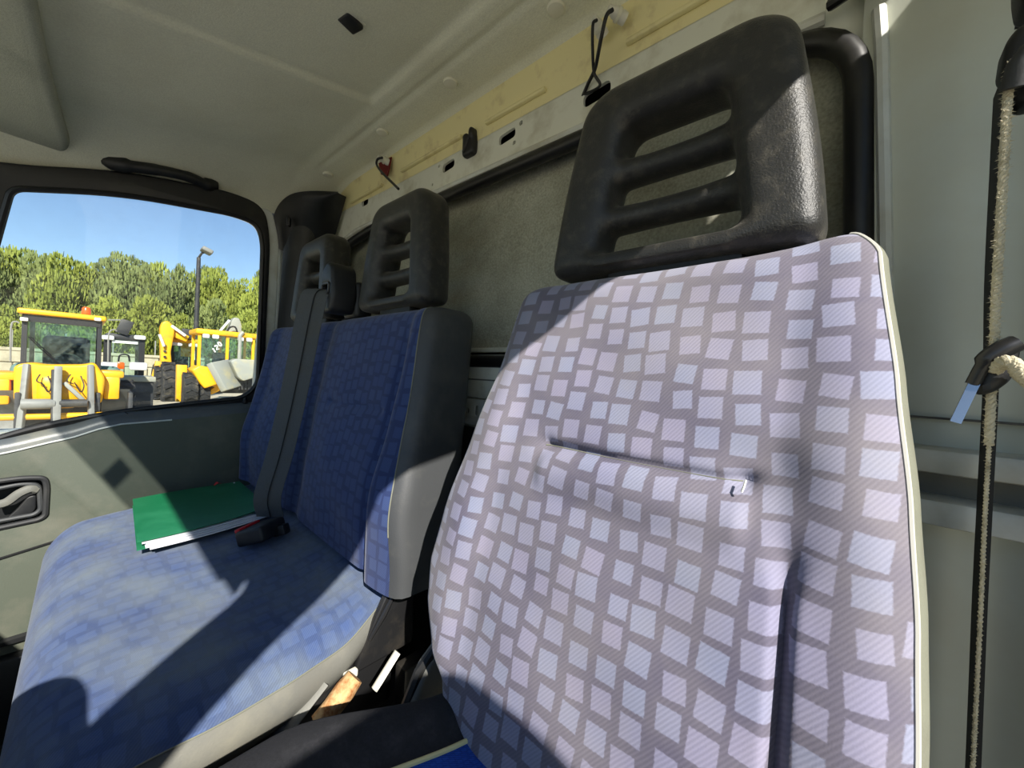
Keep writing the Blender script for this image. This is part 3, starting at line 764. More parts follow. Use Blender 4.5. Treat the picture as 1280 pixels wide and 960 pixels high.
# black metal hinge plate at the joint
hp_ = side_poly([(484, 735), (516, 733), (514, 800), (440, 842), (455, 800)], -.545)
part('hinge_plate', xf(plate(rr(hp_, [.01, .006, .008, .006, .02], 4), [], .012, .004), lambda v: (-.545+v.z, v.x, v.y)), 'black_metal', ben, label='glossy black hinge plate')
part('hinge_rib', tube([onX(495, 738, -.537), onX(480, 768, -.536), onX(462, 800, -.537)], [.003, .005, .003], 8), 'black_metal', ben)
part('seat_tag', box((-.53, .385, -.358), (.020, .004, .006), .001), 'yellow_tag', ben, label='small yellow tag')
part('seat_frame', bx(-1.38, -.56, -.02, .36, -.56, -.46, .01), 'black_metal', ben)
part('seat_box', bx(-1.36, -.60, .02, .40, -.93, -.55, .01), 'black_plastic', ben)
part('support_strut', tube([onX(405, 850, -.535), onX(375, 888, -.535), onX(335, 940, -.535)], .014, 8, flat=.5), 'vinyl_grey', ben)
part('rear_leg', box((-.52, .37, -.68), (.03, .05, .42), .006), 'black_metal', ben)

# ---------------- belt of the middle place
gd = thing('belt_guide', 'black belt guide block on the bench top between the headrests', 'belt guide', (-.93, .42, .12))
gb = [(-.965, .13), (-.905, .13), (-.895, .17), (-.905, .235), (-.93, .250), (-.958, .232), (-.972, .175)]
sl_ = rr([(-.958, .172), (-.918, .172), (-.915, .196), (-.952, .196)], .006, 4)
part('guide_body', xzplate(rr(gb, .012, 5), [sl_], .400, .06, .008, 3), 'black_plastic', gd)
part('guide_back', bx(-.965, -.895, .425, .47, .12, .21, .012, 3), 'black_plastic', gd)
part('guide_rim', tube([(p[0], .370, p[1]) for p in sl_], .0028, 6, closed=True), 'head_plastic', gd)
pa = Vector((-.938, .372, .178)); 
lo = onZ(352, 648, -.362)
bl = spline([(-.938, .395, .184), (-.940, .368, .172), (-.945, .358, .12), (-.958, .338, -.05), (-.975, .318, -.20), (-.988, .300, -.30), (lo.x, lo.y-.008, -.352)], 8)
def strap(pts, wv, n=4, th=.0016, nrm=None):
    V, Fc = [], []
    for p in pts:
        for s_ in (-1, 1):
            V.append(p+wv*s_*.5)
    out = []
    k = len(pts); W = wv.normalized()
    for i, p in enumerate(pts):
        t = (pts[min(i+1, k-1)]-pts[max(0, i-1)]).normalized(); nn = t.cross(W).normalized()
        for sx_, sn in ((-1, -1), (1, -1), (1, 1), (-1, 1)): out.append(p+wv*.5*sx_+nn*th*.5*sn)
    f = []
    for i in range(k-1):
        for j in range(4): f.append((i*4+j, i*4+(j+1) % 4, (i+1)*4+(j+1) % 4, (i+1)*4+j))
    f += [(3, 2, 1, 0), tuple((k-1)*4+j for j in range(4))]
    return (out, f, None)
belt = solo('lap_belt', strap([p+Vector((0, -.016, 0)) for p in bl], Vector((.040, .044, 0))), 'webbing', 'grey webbing belt running down the blue bench backrest', 'seat belt')
part('belt_rib', tube([p+Vector((.004, -.0165, 0)) for p in bl], .0012, 5), 'belt_black', belt)
bc = thing('belt_buckle', 'black belt buckle with red button beside the green folder', 'buckle', (-1.03, .26, -.37))
rot = Matrix.Rotation(R(35), 3, 'Z') @ Matrix.Rotation(R(-18), 3, 'Y')
c0 = onZ(327, 664, -.352)
part('buckle_body', box(c0, (.062, .072, .032), .007, 3, rot), 'black_plastic', bc)
part('release_button', box(c0 + rot @ Vector((-.029, 0, .0165)), (.012, .056, .008), .002, 2, rot), 'red_plastic', bc, label='red release button')
c1 = onZ(345, 661, -.352)
part('tongue', tube(spline([c0+Vector((.02, .015, .012)), c1+Vector((-.012, .006, .012)), c1+Vector((.004, .0, .010)), c1+Vector((.008, -.012, -.008))], 5), .0035, 6), 'chrome', bc, label='bent chrome belt tongue')
part('tongue_grip', box(c1+Vector((.012, .006, .0)), (.03, .02, .022), .004, 2, rot), 'black_plastic', bc)

# ---------------- green folder with papers
zf = -.372
co_ = [onZ(160, 632, zf), onZ(304, 609, zf), onZ(329, 646, zf), onZ(178, 691, zf)]
ctr_ = sum(co_, Vector())/4
ux = (co_[1]-co_[0]+co_[2]-co_[3])/2; uy = (co_[3]-co_[0]+co_[2]-co_[1])/2
fo = thing('document_folder', 'green card folder stuffed with white papers on the blue bench', 'folder', ctr_+Vector((0, 0, -.006)))
def sheet(off, sx_, sy_, z, th, curl=0.0, rot_=0.0):
    n = 14
    def f(a, b):
        p = ctr_+ux*((a-.5)*sx_)+uy*((b-.5)*sy_)+off
        d = p-ctr_; d = Matrix.Rotation(rot_, 3, 'Z') @ d; p = ctr_+d
        p = Vector((p.x, p.y, zf+z + curl*sstep(.6, 1, a)*b + .0015*math.sin(a*5+b*3)))
        return p
    t = grid(f, n, n); bt = xf(t, lambda v: v-Vector((0, 0, th)))
    N = n+1; sides = []
    ring_ = [i for i in range(N)] + [j*N+n for j in range(1, N)] + [n*N+i for i in range(n-1, -1, -1)] + [j*N for j in range(n-1, 0, -1)]
    V = t[0]+bt[0]; o = len(t[0])
    Fc = t[1] + [tuple(reversed([i+o for i in fc])) for fc in t[1]]
    for i in range(len(ring_)):
        a_, b_ = ring_[i], ring_[(i+1) % len(ring_)]
        Fc.append((b_, a_, a_+o, b_+o))
    return (V, Fc, None)
part('back_cover', sheet(Vector((0, 0, 0)), 1.0, 1.0, .002, .001), 'green_card', fo)
for k, (oy, ox, rt_) in enumerate([(.075, .05, .02), (.060, .03, .012), (.045, .04, .006), (.030, .02, .0)]):
    part('paper_sheet', sheet(uy*oy+ux*ox, .98, .96, .005+.003*k, .0012, .004*(3-k)*.3, rt_), 'paper', fo)
part('front_cover', sheet(Vector((0, 0, 0)), 1.0, 1.0, .0185, .0012, .006), 'green_card', fo, label='scuffed green front cover')
solo('red_scrap', tube([ctr_+ux*.22-uy*.46+Vector((0, 0, .021)), ctr_+ux*.25-uy*.47+Vector((0, 0, .026)), ctr_+ux*.30-uy*.48+Vector((0, 0, .021))], [.002, .006, .001], 5, flat=.4), 'red_plastic', 'small red scrap lying on the back edge of the green folder', 'scrap')
solo('white_crumb', box(ctr_+ux*.42-uy*.42+Vector((0, 0, .0215)), (.004, .004, .003), .001), 'paper', 'tiny white crumb on the corner of the green folder', 'crumb')

# ================================================================ SMALL THINGS IN THE CAB
def on_ceiling(px, py):
    v = onZ(px, py, .6)
    for _ in range(12): v = onZ(px, py, ceil_z(v.x, v.y))
    return v
# sun visor
vis = thing('sun_visor', 'padded grey sun visor folded up against the roof lining', 'sun visor', (-1.2, -.2, .47))
zt = .478
vo = [onZ(-40, -90, zt), onZ(36, -60, zt), onZ(50, 20, zt), onZ(66, 100, zt), onZ(88, 178, zt), onZ(76, 197, zt), onZ(0, 193, zt), onZ(-80, 190, zt)]
vo2 = [(v.x, v.y) for v in vo]
part('visor_pad', xf(plate(rr(vo2, [.03, .03, .1, .1, .025, .03, .05, .03], 6), [], .030, .0135, 4), lambda v: (v.x, v.y, v.z+zt-.10*0+.05*(v.y+.05))), 'visor', vis)
part('visor_pivot', tube([(-.80, -.16, .49), (-.70, -.18, .50)], .006, 8), 'black_plastic', vis)
# grab handle above the door
gh = thing('grab_handle', 'black grab handle above the passenger window', 'grab handle', (-1.43, .14, .49))
def gpt(px, py, x): return onX(px, py, x)
hpts = [gpt(131, 196, -1.405), gpt(140, 203, -1.392), gpt(165, 208, -1.38), gpt(200, 213, -1.375), gpt(235, 221, -1.38), gpt(256, 230, -1.392), gpt(266, 231, -1.405)]
part('grip', tube(spline(hpts, 6), [.017]*6+[.018]*6+[.014]*6+[.013]*6+[.014]*6+[.018]*7, 12, flat=1.0), 'black_plastic', gh)
for a_, b_ in ((hpts[0], hpts[1]), (hpts[-1], hpts[-2])):
    part('mount', box((a_*.6+b_*.4)+Vector((-.006, 0, .004)), (.03, .040, .024), .007, 3), 'black_plastic', gh)
# round fasteners and the small black cover
for i, (px, py, lab) in enumerate([(695, 10, 'round beige roof lining button nearest the driver headrest'), (563, 103, 'round beige roof lining button above the black wall clip'),
                                   (478, 165, 'round beige roof lining button above the black cable hook'), (410, 218, 'round beige roof lining button beside the black pillar cap')]):
    v = on_ceiling(px, py)
    solo('lining_button', orient(lathe([(.0150, .006), (.0150, -.001), (.0135, -.0035), (.009, -.0045), (.001, -.005)], 24), (0, 0, 1), v), 'fastener', lab, 'button', 'roof lining buttons')
v = on_ceiling(438, 28)
rc = thing('roof_plug', 'small black rectangular plug in the roof lining', 'plug', v)
part('plug_body', box(v, (.028, .034, .010), .004, 3, Matrix.Rotation(R(14), 3, 'Z')), 'black_plastic', rc)
part('plug_rim', box(v+Vector((0, -.004, .004)), (.036, .044, .004), .0015, 2, Matrix.Rotation(R(14), 3, 'Z')), 'headliner', rc)
# black clip on the rail
v = onY(588, 183, .565)
cl_ = thing('wall_clip', 'black plastic clip on the slotted white rail', 'clip', v)
part('clip_body', remeshed(cat(box(v, (.040, .022, .046), .008, 3), box(v+Vector((.012, -.004, .022)), (.014, .024, .022), .006, 3), box(v+Vector((-.008, -.004, .018)), (.016, .02, .018), .006, 3)), .003, 3), 'black_plastic', cl_)
part('clip_ridge', box(v+Vector((0, -.012, -.002)), (.006, .006, .034), .002, 2, Matrix.Rotation(R(35), 3, 'Y')), 'trim_plastic', cl_)
# cable hooks
def connector(px, py, axis, lab, y=.535):
    v = onY(px, py, y); t = thing('cable_connector', lab, 'connector', v)
    part('connector_body', orient(lathe([(.009, -.014), (.0095, -.006), (.008, -.004), (.0085, .006), (.0065, .010), (.006, .016), (.002, .018)], 16), axis, v), 'white_plastic', t)
    part('collar', orient(lathe([(.0105, -.003), (.0105, .002)], 16), axis, v), 'fastener', t)
    return v
c1_ = connector(772, 18, (-.5, -.8, .25), 'white threaded cable connector right of the twin black cables')
c2_ = connector(749, 35, (-.2, -.8, .5), 'white cable connector half hidden behind the twin black cables')
def Yp(px, py, y): return onY(px, py, y)
solo('hanging_cable', tube(spline([Yp(766, 12, .515), Yp(758, 20, .510), Yp(751, 50, .520), Yp(744, 85, .545), Yp(735, 105, .562), Yp(726, 126, .575)], 8), .0030, 8), 'black_plastic', 'thicker black cable looping from the white threaded connector into the rail slot', 'cable')
solo('hanging_cable', tube(spline([Yp(746, 25, .518), Yp(741, 32, .514), Yp(741, 70, .535), Yp(743, 92, .55), Yp(750, 105, .558), Yp(744, 112, .562), Yp(730, 118, .570)], 8), .0024, 8), 'black_plastic', 'thinner black cable crossing behind the other above the driver headrest', 'cable')
c3_ = connector(480, 200, (-.3, -.8, .2), 'white cable connector with red thread above the middle headrest')
solo('hook_cable', tube(spline([Yp(478, 197, .520), Yp(472, 199, .515), Yp(471, 206, .520), Yp(478, 216, .50), Yp(498, 236, .47)], 8), .0030, 8), 'black_plastic', 'short black cable from the roof edge to the middle headrest', 'cable')
v0 = Yp(480, 206, .547)
solo('red_thread', (lambda ps: (ps+[p+Vector((0, .003, 0)) for p in ps], [(0, 1, 2, 3), (7, 6, 5, 4), (0, 4, 5, 1), (1, 5, 6, 2), (2, 6, 7, 3), (3, 7, 4, 0)], None))([Yp(473, 204, .545), Yp(489, 196, .545), Yp(484, 220, .547), Yp(476, 218, .547)]), 'red_thread', 'red thread wad stuffed behind the white connector', 'thread')

# ---------------- driver belt, rope and tongue at the pillar
YB = .47
bp = [Yp(1252, 105, YB), Yp(1247, 200, YB), Yp(1240, 350, YB), Yp(1238, 480, YB), Yp(1231, 620, YB), Yp(1224, 760, YB), Yp(1216, 960, YB), Yp(1205, 1200, YB)]
dbelt = solo('driver_belt', strap(spline(bp, 6), Vector((.001, .038, 0)), th=.003), 'belt_black', 'black driver seat belt hanging edge on beside the pale panel', 'seat belt')
dr = thing('belt_anchor', 'black plastic upper belt anchor on the door pillar', 'belt anchor', Yp(1265, 90, .45))
a0 = Yp(1275, 75, .45)
ao = [Yp(1249, 92, .45), Yp(1254, 60, .45), Yp(1266, 42, .45), Yp(1290, 28, .45), Yp(1310, 40, .45), Yp(1310, 120, .45), Yp(1284, 132, .45), Yp(1268, 130, .45), Yp(1262, 100, .45), Yp(1254, 98, .45)]
part('anchor_body', xzplate(rr([(p.x, p.z) for p in ao], .008, 5), [], .455, .03, .008, 3), 'black_plastic', dr)
part('anchor_loop', tube([Yp(1268, 110, .435), Yp(1276, 80, .43), Yp(1292, 60, .43)], .007, 10), 'trim_plastic', dr)
ab = [Yp(1268, 0, .46), Yp(1272, 22, .46), Yp(1290, 22, .46), Yp(1300, -25, .46), Yp(1268, -25, .46)]
part('anchor_cover', xzplate(rr([(p.x, p.z) for p in ab], .006, 4), [], .46, .03, .006, 3), 'black_plastic', dr)
# rope: two twisted strands with a fuzzy outline
def rope_geo(path, r, turns, seg=7, strands=3):
    p = [Vector(q) for q in path]; L = len(p); gs = []
    for s_ in range(strands):
        pts = []
        for i, c in enumerate(p):
            t = (p[min(i+1, L-1)]-p[max(0, i-1)]).normalized()
            n1 = t.cross(Vector((0, 1, 0))).normalized(); n2 = t.cross(n1)
            a = 2*math.pi*(turns*i/L+s_/strands)
            pts.append(c+(n1*math.cos(a)+n2*math.sin(a))*r*.55)
        gs.append(tube(pts, r*.62, seg))
    return cat(*gs)
def fuzz(path, r, n, ln):
    V, Fc = [], []
    for k in range(n):
        i = rnd.randrange(len(path)-1); c = Vector(path[i]).lerp(Vector(path[i+1]), rnd.random())
        d = Vector((rnd.uniform(-1, 1), rnd.uniform(-1, 1), rnd.uniform(-.6, .6))).normalized()
        o = Vector((rnd.uniform(-1, 1), rnd.uniform(-1, 1), rnd.uniform(-1, 1)))*.0006
        a = len(V); V += [c+d*r*.7-o, c+d*r*.7+o, c+d*(r+ln*rnd.random())]; Fc.append((a, a+1, a+2))
    return (V, Fc, None)
YR = .44
rp_ = [Yp(1270, 70, YR+.005), Yp(1263, 88, YR), Yp(1259, 130, YR), Yp(1255, 200, YR), Yp(1250, 290, YR), Yp(1245, 370, YR), Yp(1243, 430, YR), Yp(1240, 470, YR), Yp(1236, 560, YR), Yp(1231, 650, YR), Yp(1226, 760, YR), Yp(1220, 880, YR), Yp(1216, 960, YR), Yp(1208, 1100, YR)]
rs = spline(rp_, 22)
n_up = 8*22
rope = thing('hanging_rope', 'frayed cream rope hanging from the belt anchor past the metal tongue', 'rope', rs[-1])
part('strand', rope_geo(rs[:n_up], .0025, 40), 'rope', rope, label='thick frayed upper rope')
part('strand', rope_geo(rs[n_up-2:], .0014, 50), 'rope', rope, label='thin taut lower rope')
part('fuzz', cat(fuzz(rs[:n_up], .0024, 1800, .0030), fuzz(rs[n_up:], .0013, 500, .0012)), 'rope', rope, smooth=False, kind='stuff')
tl = [Yp(1243, 462, YR-.012), Yp(1256, 452, YR-.022), Yp(1268, 456, YR-.022), Yp(1276, 468, YR-.018), Yp(1290, 480, YR-.01)]
part('rope_tail', rope_geo(spline(tl, 10), .0040, 5), 'rope', rope, label='rope tail tied through the tongue')
tg = thing('belt_tongue', 'black capped chrome belt tongue hanging on the frayed rope', 'belt tongue', Yp(1230, 500, YR))
to = [Yp(1213, 482, YR), Yp(1220, 458, YR), Yp(1234, 442, YR), Yp(1262, 425, YR), Yp(1273, 426, YR), Yp(1272, 445, YR), Yp(1262, 475, YR), Yp(1244, 488, YR), Yp(1232, 493, YR), Yp(1219, 494, YR)]
part('tongue_cap', xzplate(rr([(p.x, p.z) for p in to], .005, 5), [], YR-.004, .016, .007, 4), 'black_plastic', tg)
part('cap_ridge', tube(spline([Yp(1216, 480, YR-.012), Yp(1232, 452, YR-.014), Yp(1250, 438, YR-.014), Yp(1270, 429, YR-.012)], 5), [.004]*5+[.006]*5+[.006]*6, 10), 'black_metal', tg)
bl0, bl1 = Yp(1222, 470, YR-.012), Yp(1194, 528, YR-.020)
dv = (bl1-bl0).normalized(); sv = dv.cross(Vector((0, 1, 0))).normalized()
bb = []
for p in (bl0, bl1):
    for s_, n_ in ((-1, -1), (1, -1), (1, 1), (-1, 1)): bb.append(p+sv*s_*.0028+Vector((0, 1, 0))*n_*.0014)
part('tongue_blade', (bb, [(3, 2, 1, 0), (4, 5, 6, 7), (0, 1, 5, 4), (1, 2, 6, 5), (2, 3, 7, 6), (3, 0, 4, 7)], None), 'chrome', tg, smooth=False, label='chrome tongue blade')

# ---------------- clutter between the seats
def beam_geo(p0, p1, w_): return tube([p0, p0.lerp(p1, .3), p0.lerp(p1, .7), p1], [w_*.42, w_*.5, w_*.46, w_*.5], 9)
solo('rusty_bracket', beam_geo(onX(444, 846, -.50), onX(400, 905, -.50), .03), 'rust', 'flaking rusty bracket on the floor between the seats', 'bracket')
wb = thing('white_guide', 'white plastic guide strip standing between the seats', 'guide', onZ(480, 840, -.66))
pA, pB = onX(497, 815, -.50), onX(468, 862, -.50)
part('guide_strip', tube([pA, pA.lerp(pB, .5), pB], .007, 8, flat=.5), 'white_plastic', wb)
part('guide_foot', box(onX(438, 843, -.53), (.010, .02, .012), .003, 3), 'white_plastic', wb)
solo('floor_channel', cat(bx(-.50, -.47, .10, .50, -.80, -.66, .008), bx(-.52, -.45, .30, .50, -.72, -.68, .006)), 'black_metal', 'black metal channel on the floor between bench and driver seat', 'channel')

# ================================================================ OUTDOORS
GZ = -H
solo('ground', (lambda: grid(lambda a, b: (-70+110*a, -45+110*b, GZ), 22, 22))(), 'yard', 'pale gravel yard outside the window', 'ground', kind='structure', smooth=False)
def wheel(parent, c, r, wd, axis='y', rim='loader_yellow', lugs=18):
    prof = [(r*.55, -wd/2), (r*.93, -wd/2), (r, -wd*.36), (r, wd*.36), (r*.93, wd/2), (r*.55, wd/2)]
    ax = (0, 1, 0) if axis == 'y' else (1, 0, 0)
    w_ = part('tyre', orient(lathe(prof, 28), ax, c), 'tyre', parent)
    part('rim', orient(lathe([(r*.1, -wd*.40), (r*.5, -wd*.42), (r*.58, -wd*.50), (r*.58, wd*.50), (r*.5, wd*.42), (r*.1, wd*.40)], 20), ax, c), rim, w_)
    for k in range(lugs):
        a = 2*math.pi*k/lugs
        d = Vector((math.cos(a), 0, math.sin(a))) if axis == 'y' else Vector((0, math.cos(a), math.sin(a)))
        A = Vector(ax); t = A.cross(d)
        for s_ in (-1, 1):
            p = Vector(c)+d*r*1.0+A*s_*wd*.22
            u = (A*s_*.9+t*.5).normalized(); v_ = d; w2 = u.cross(v_)
            g = box((0, 0, 0), (wd*.5, r*.09, r*.09))
            part('tread_lug', xf(g, lambda q: p+u*q.x+v_*q.y+w2*q.z), 'tyre', w_, smooth=False)
def beam(p0, p1, a, b, bev=0.0):
    p0, p1 = Vector(p0), Vector(p1); d = (p1-p0); L = d.length
    q = Vector((0, 0, 1)).rotation_difference(d.normalized())
    return xf(box((0, 0, 0), (a, b, L), bev), lambda v: q @ v + (p0+p1)/2)

# --- wheel loader facing the van
XL = -10.5
lo_ = thing('wheel_loader', 'yellow wheel loader with orange beacon facing the van', 'loader', Vector((XL, onX(77, 450, XL).y, GZ)))
def L(px, py, dx=0.0): return onX(px, py, XL+dx)
yl, yr = L(24, 400).y, L(131, 400).y; yc = (yl+yr)/2; hwL = (yr-yl)/2
zr = L(77, 394).z; zs = L(77, 462).z
part('cab_roof', xf(grid(lambda a, b: (XL-1.5+1.62*b, yl-.06+(yr-yl+.12)*a, zr-.06+.05*math.sin(math.pi*a)*0+.0), 8, 6), lambda v: v) if False else bx(XL-1.5, XL+.12, yl-.02, yr+.02, zr-.04, zr+.05, .03, 3), 'loader_yellow', lo_, label='yellow cab roof')
for yy in (yl+.06, yr-.06):
    for xx in (XL, XL-1.4):
        part('cab_post', beam((xx+(.10 if xx == XL else 0), yy, zs-.35), (xx, yy, zr), .06, .06), 'machine_black', lo_)
part('cab_header', bx(XL-.02, XL+.06, yl+.05, yr-.05, zr-.16, zr-.05), 'machine_black', lo_)
part('windscreen', bx(XL-.0, XL+.02, yl+.1, yr-.1, zs-.30, zr-.1), 'cab_glass', lo_, smooth=False)
part('rear_window', bx(XL-1.42, XL-1.40, yl+.1, yr-.1, zs-.1, zr-.1), 'cab_glass', lo_, smooth=False)
for yy in (yl+.04, yr-.06): part('side_window', bx(XL-1.4, XL, yy, yy+.02, zs-.1, zr-.1), 'cab_glass', lo_, smooth=False)
part('cab_floor', bx(XL-1.45, XL+.05, yl+.04, yr-.04, zs-.5, zs-.36), 'machine_black', lo_)
b0 = L(108, 384)
bcn = part('beacon', orient(lathe([(.058, 0), (.062, .02), (.058, .11), (.04, .135), (.01, .14)], 18), (0, 0, 1), (XL-.2, b0.y, zr+.07)), 'beacon', lo_, label='orange beacon')
part('beacon_foot', orient(lathe([(.02, -.05), (.02, .0), (.062, .01)], 14), (0, 0, 1), (XL-.2, b0.y, zr+.06)), 'machine_black', bcn)
for px in (31, 122): part('work_lamp', box(L(px, 401)+Vector((.10, 0, .02)), (.06, .09, .06), .015), 'lamp_white', lo_)
sxc = L(82, 425).y
seat = part('operator_seat', bx(XL-1.0, XL-.85, sxc-.30, sxc+.30, zs-.25, zs+.62, .08, 3), 'cab_seat', lo_)
part('seat_cushion', bx(XL-1.0, XL-.5, sxc-.28, sxc+.28, zs-.25, zs-.1, .05), 'cab_seat', seat)
part('steering_wheel', orient(tube([(math.cos(a_)*.2, math.sin(a_)*.2, 0) for a_ in [2*math.pi*k/20 for k in range(20)]], .018, 6, closed=True), (.7, 0, .7), (XL-.35, sxc, zs+.14)), 'machine_black', lo_)
part('instrument_cowl', remeshed(bx(XL-.34, XL-.08, sxc-.62, sxc+.72, zs-.34, zs+.10, .12, 4), .04, 4), 'teal_cover', lo_, label='grey green instrument cowl')
for k_ in range(2): part('wiper_arm', tube([L(35+3*k_, 421, .07), L(55+3*k_, 440, .09), L(78+2*k_, 460, .09)], .008, 5), 'machine_black', lo_)
# front frame
fy = [L(25, 455), L(44, 452), L(60, 455), L(105, 455), L(118, 452), L(130, 470), L(126, 500), L(100, 498), L(25, 498)]
part('front_frame', xf(plate(rr([(p.y, p.z) for p in fy], .08, 4), [], .7, .04), lambda v: (XL+.55+v.z, v.x, v.y)), 'loader_yellow', lo_)
part('hood_hump', remeshed(bx(XL+.10, XL+.95, L(46, 455).y, L(108, 455).y, zs-.62, zs-.02, .16, 4), .05, 4), 'loader_yellow', lo_)
for (pa_, pb_) in (((-14, 463), (26, 472)), ((124, 462), (152, 472))):
    A_, B_ = L(*pa_), L(*pb_)
    part('fender', bx(XL-.3, XL+.75, A_.y, B_.y, A_.z-.12, A_.z, .03), 'loader_yellow', lo_)
    part('fender_skirt', bx(XL+.2, XL+.75, A_.y+.05, B_.y-.05, A_.z-.50, A_.z-.1, .03), 'loader_yellow', lo_)
# lift arms, links and cylinders
part('under_body', bx(XL-.4, XL+.5, L(30, 500).y, L(126, 500).y, GZ+.25, L(75, 497).z, .03), 'machine_dark', lo_)  # dark block added for the shaded gaps between and below the arms
part('lift_arm', beam(L(34, 455, .9), L(24, 545, 1.1), .08, .07, .015), 'machine_grey', lo_)
part('lift_arm', beam(L(113, 456, .9), L(114, 535, 1.1), .08, .07, .015), 'machine_grey', lo_)
part('tilt_link', beam(L(73, 458, 1.0), L(70, 540, 1.2), .09, .09, .015), 'machine_grey', lo_)
part('tilt_link', beam(L(66, 462, 1.0), L(65, 535, 1.2), .07, .03, .006), 'machine_dark', lo_)
part('cross_tube', orient(lathe([(.075, -.17), (.08, -.16), (.08, .16), (.075, .17)], 18), (0, 1, 0), L(48, 505, 1.1)), 'machine_grey', lo_)
part('cross_tube', orient(lathe([(.065, -.15), (.065, .15)], 14), (0, 1, 0), L(92, 504, 1.1)), 'machine_dark', lo_)
part('torque_tube', orient(lathe([(.05, -.75), (.05, .55)], 14), (0, 1, 0), L(75, 520, 1.0)), 'loader_yellow', lo_)
part('tilt_cylinder', beam(L(80, 478, 1.0), L(104, 500, 1.0), .06, .06, .015), 'bucket_grey', lo_)
for px in (60, 101): part('hose', tube(spline([L(px, 470, .97), L(px+4, 482, 1.05), L(px, 490, 1.05), L(px-8, 478, .97)], 5), .008, 6), 'machine_black', lo_)
for px, py in ((50, 476), (88, 476)): part('hose', tube(spline([L(px, py-8, .97), L(px-4, py, 1.02), L(px+4, py+4, 1.02)], 5), .008, 6), 'machine_black', lo_)
for px, tp in ((15, 402), (137, 412)):
    part('mirror_bracket', tube(spline([L(px-2, 452), L(px-1, tp+6), L(px+5, tp), L(px+9, tp+2)], 4), .013, 6), 'machine_grey', lo_)
for yy in (L(-2, 500).y, L(150, 500).y): wheel(lo_, Vector((XL-.3, yy, GZ+.66)), .66, .42)
part('axle', orient(lathe([(.14, -1.1), (.14, 1.1)], 12), (0, 1, 0), (XL-.3, yc, GZ+.66)), 'machine_dark', lo_)
part('rear_body', bx(XL-3.2, XL-1.4, yl+.1, yr-.1, GZ+.6, zs, .15, 3), 'loader_yellow', lo_)
for yy in (yl-.1, yr+.1): wheel(lo_, Vector((XL-2.4, yy, GZ+.66)), .66, .5, lugs=12)

# --- dark cabbed machine beside it
XK = -15.0
sk = thing('compact_loader', 'compact loader with a black cab behind the yellow loader', 'loader', Vector((XK, onX(158, 450, XK).y, GZ)))
def K(px, py, dx=0.0): return onX(px, py, XK+dx)
ka, kb = K(131, 430).y, K(181, 430).y
kt = K(157, 420).z; ks = K(157, 470).z
part('cab_roof', bx(XK-1.2, XK+.05, ka, kb, kt-.12, kt+.05, .05), 'machine_dark', sk)
for yy in (ka+.06, kb-.06):
    for xx in (XK, XK-1.1): part('cab_post', bx(xx-.05, xx+.05, yy-.06, yy+.06, ks-.2, kt-.05), 'machine_black', sk)
part('windscreen', bx(XK, XK+.02, ka+.1, kb-.1, ks, kt-.1), 'cab_glass', sk, smooth=False)
part('light_strip', bx(XK+.04, XK+.08, K(140, 428).y, K(172, 428).y, K(150, 429).z, K(150, 426).z), 'lamp_white', sk)
for px in (135, 175): part('work_lamp', box(K(px, 422, .1), (.12, .24, .12), .04), 'lamp_white', sk)
for px in (138, 173): part('head_lamp', box(K(px, 458, .2), (.15, .36, .22), .05), 'lamp_white', sk)
part('indicator', box(K(151, 457, .3), (.1, .14, .18), .03), 'beacon', sk)
part('engine_body', bx(XK-1.1, XK+.3, ka+.1, kb+.1, K(157, 485).z, ks-.02, .08), 'machine_dark', sk)
part('handrail', tube(spline([K(148, 452, .05), K(150, 444, .05), K(160, 444, .05), K(162, 452, .05)], 4), .02, 5), 'machine_black', sk)
part('under_body', bx(XK-1.0, XK+.2, ka+.2, kb-.1, GZ+.3, K(157, 484).z), 'machine_black', sk)
for yy in (ka+.1, kb-.1):
    for xx in (XK-.9, XK+.1): wheel(sk, Vector((xx, yy, GZ+.42)), .42, .3, lugs=12)
part('mirror', box(K(156, 409, .1), (.05, .26, .4), .02, rot=Matrix.Rotation(R(-18), 3, 'X')), 'machine_dark', sk)
part('mirror_stay', tube([K(135, 400), K(150, 400), K(157, 408)], .02, 5), 'machine_grey', sk)
# steel buckets standing on the yard
bk_ = thing('loader_bucket', 'dark steel bucket standing between the loaders', 'bucket', Vector((-12.2, onX(175, 490, -12.2).y, GZ)))
ba, bb_ = onX(150, 490, -12.2).y, onX(192, 490, -12.2).y
bz = onX(175, 476, -12.2).z
part('bucket_shell', bx(-12.9, -12.2, ba, bb_, GZ, bz, .03), 'machine_dark', bk_)
part('bucket_lip', bx(-12.95, -12.15, ba-.04, bb_+.03, bz-.02, bz+.10, .02), 'bucket_grey', bk_)
b2 = thing('loader_bucket', 'wide grey steel bucket lying right of the yellow loader arms', 'bucket', Vector((-9.6, onX(140, 505, -9.6).y, GZ)))
ca_, cb_ = onX(122, 500, -9.6).y, onX(163, 500, -9.6).y
cz = onX(140, 487, -9.6).z
part('bucket_shell', xf(grid(lambda a, b: (-9.6-.55*math.sin(b*math.pi*.9), ca_+(cb_-ca_)*a, GZ+(cz-GZ)*b), 4, 14), lambda v: v), 'machine_grey', b2)
for yy in (ca_, cb_): part('bucket_cheek', bx(-10.1, -9.55, yy-.03, yy+.03, GZ, cz-.05, .01), 'machine_dark', b2)
b3 = thing('loader_bucket', 'grey steel bucket lying left of the yellow loader arms', 'bucket', Vector((-9.5, onX(0, 505, -9.5).y, GZ)))
da_, db_ = onX(-20, 500, -9.5).y, onX(22, 500, -9.5).y
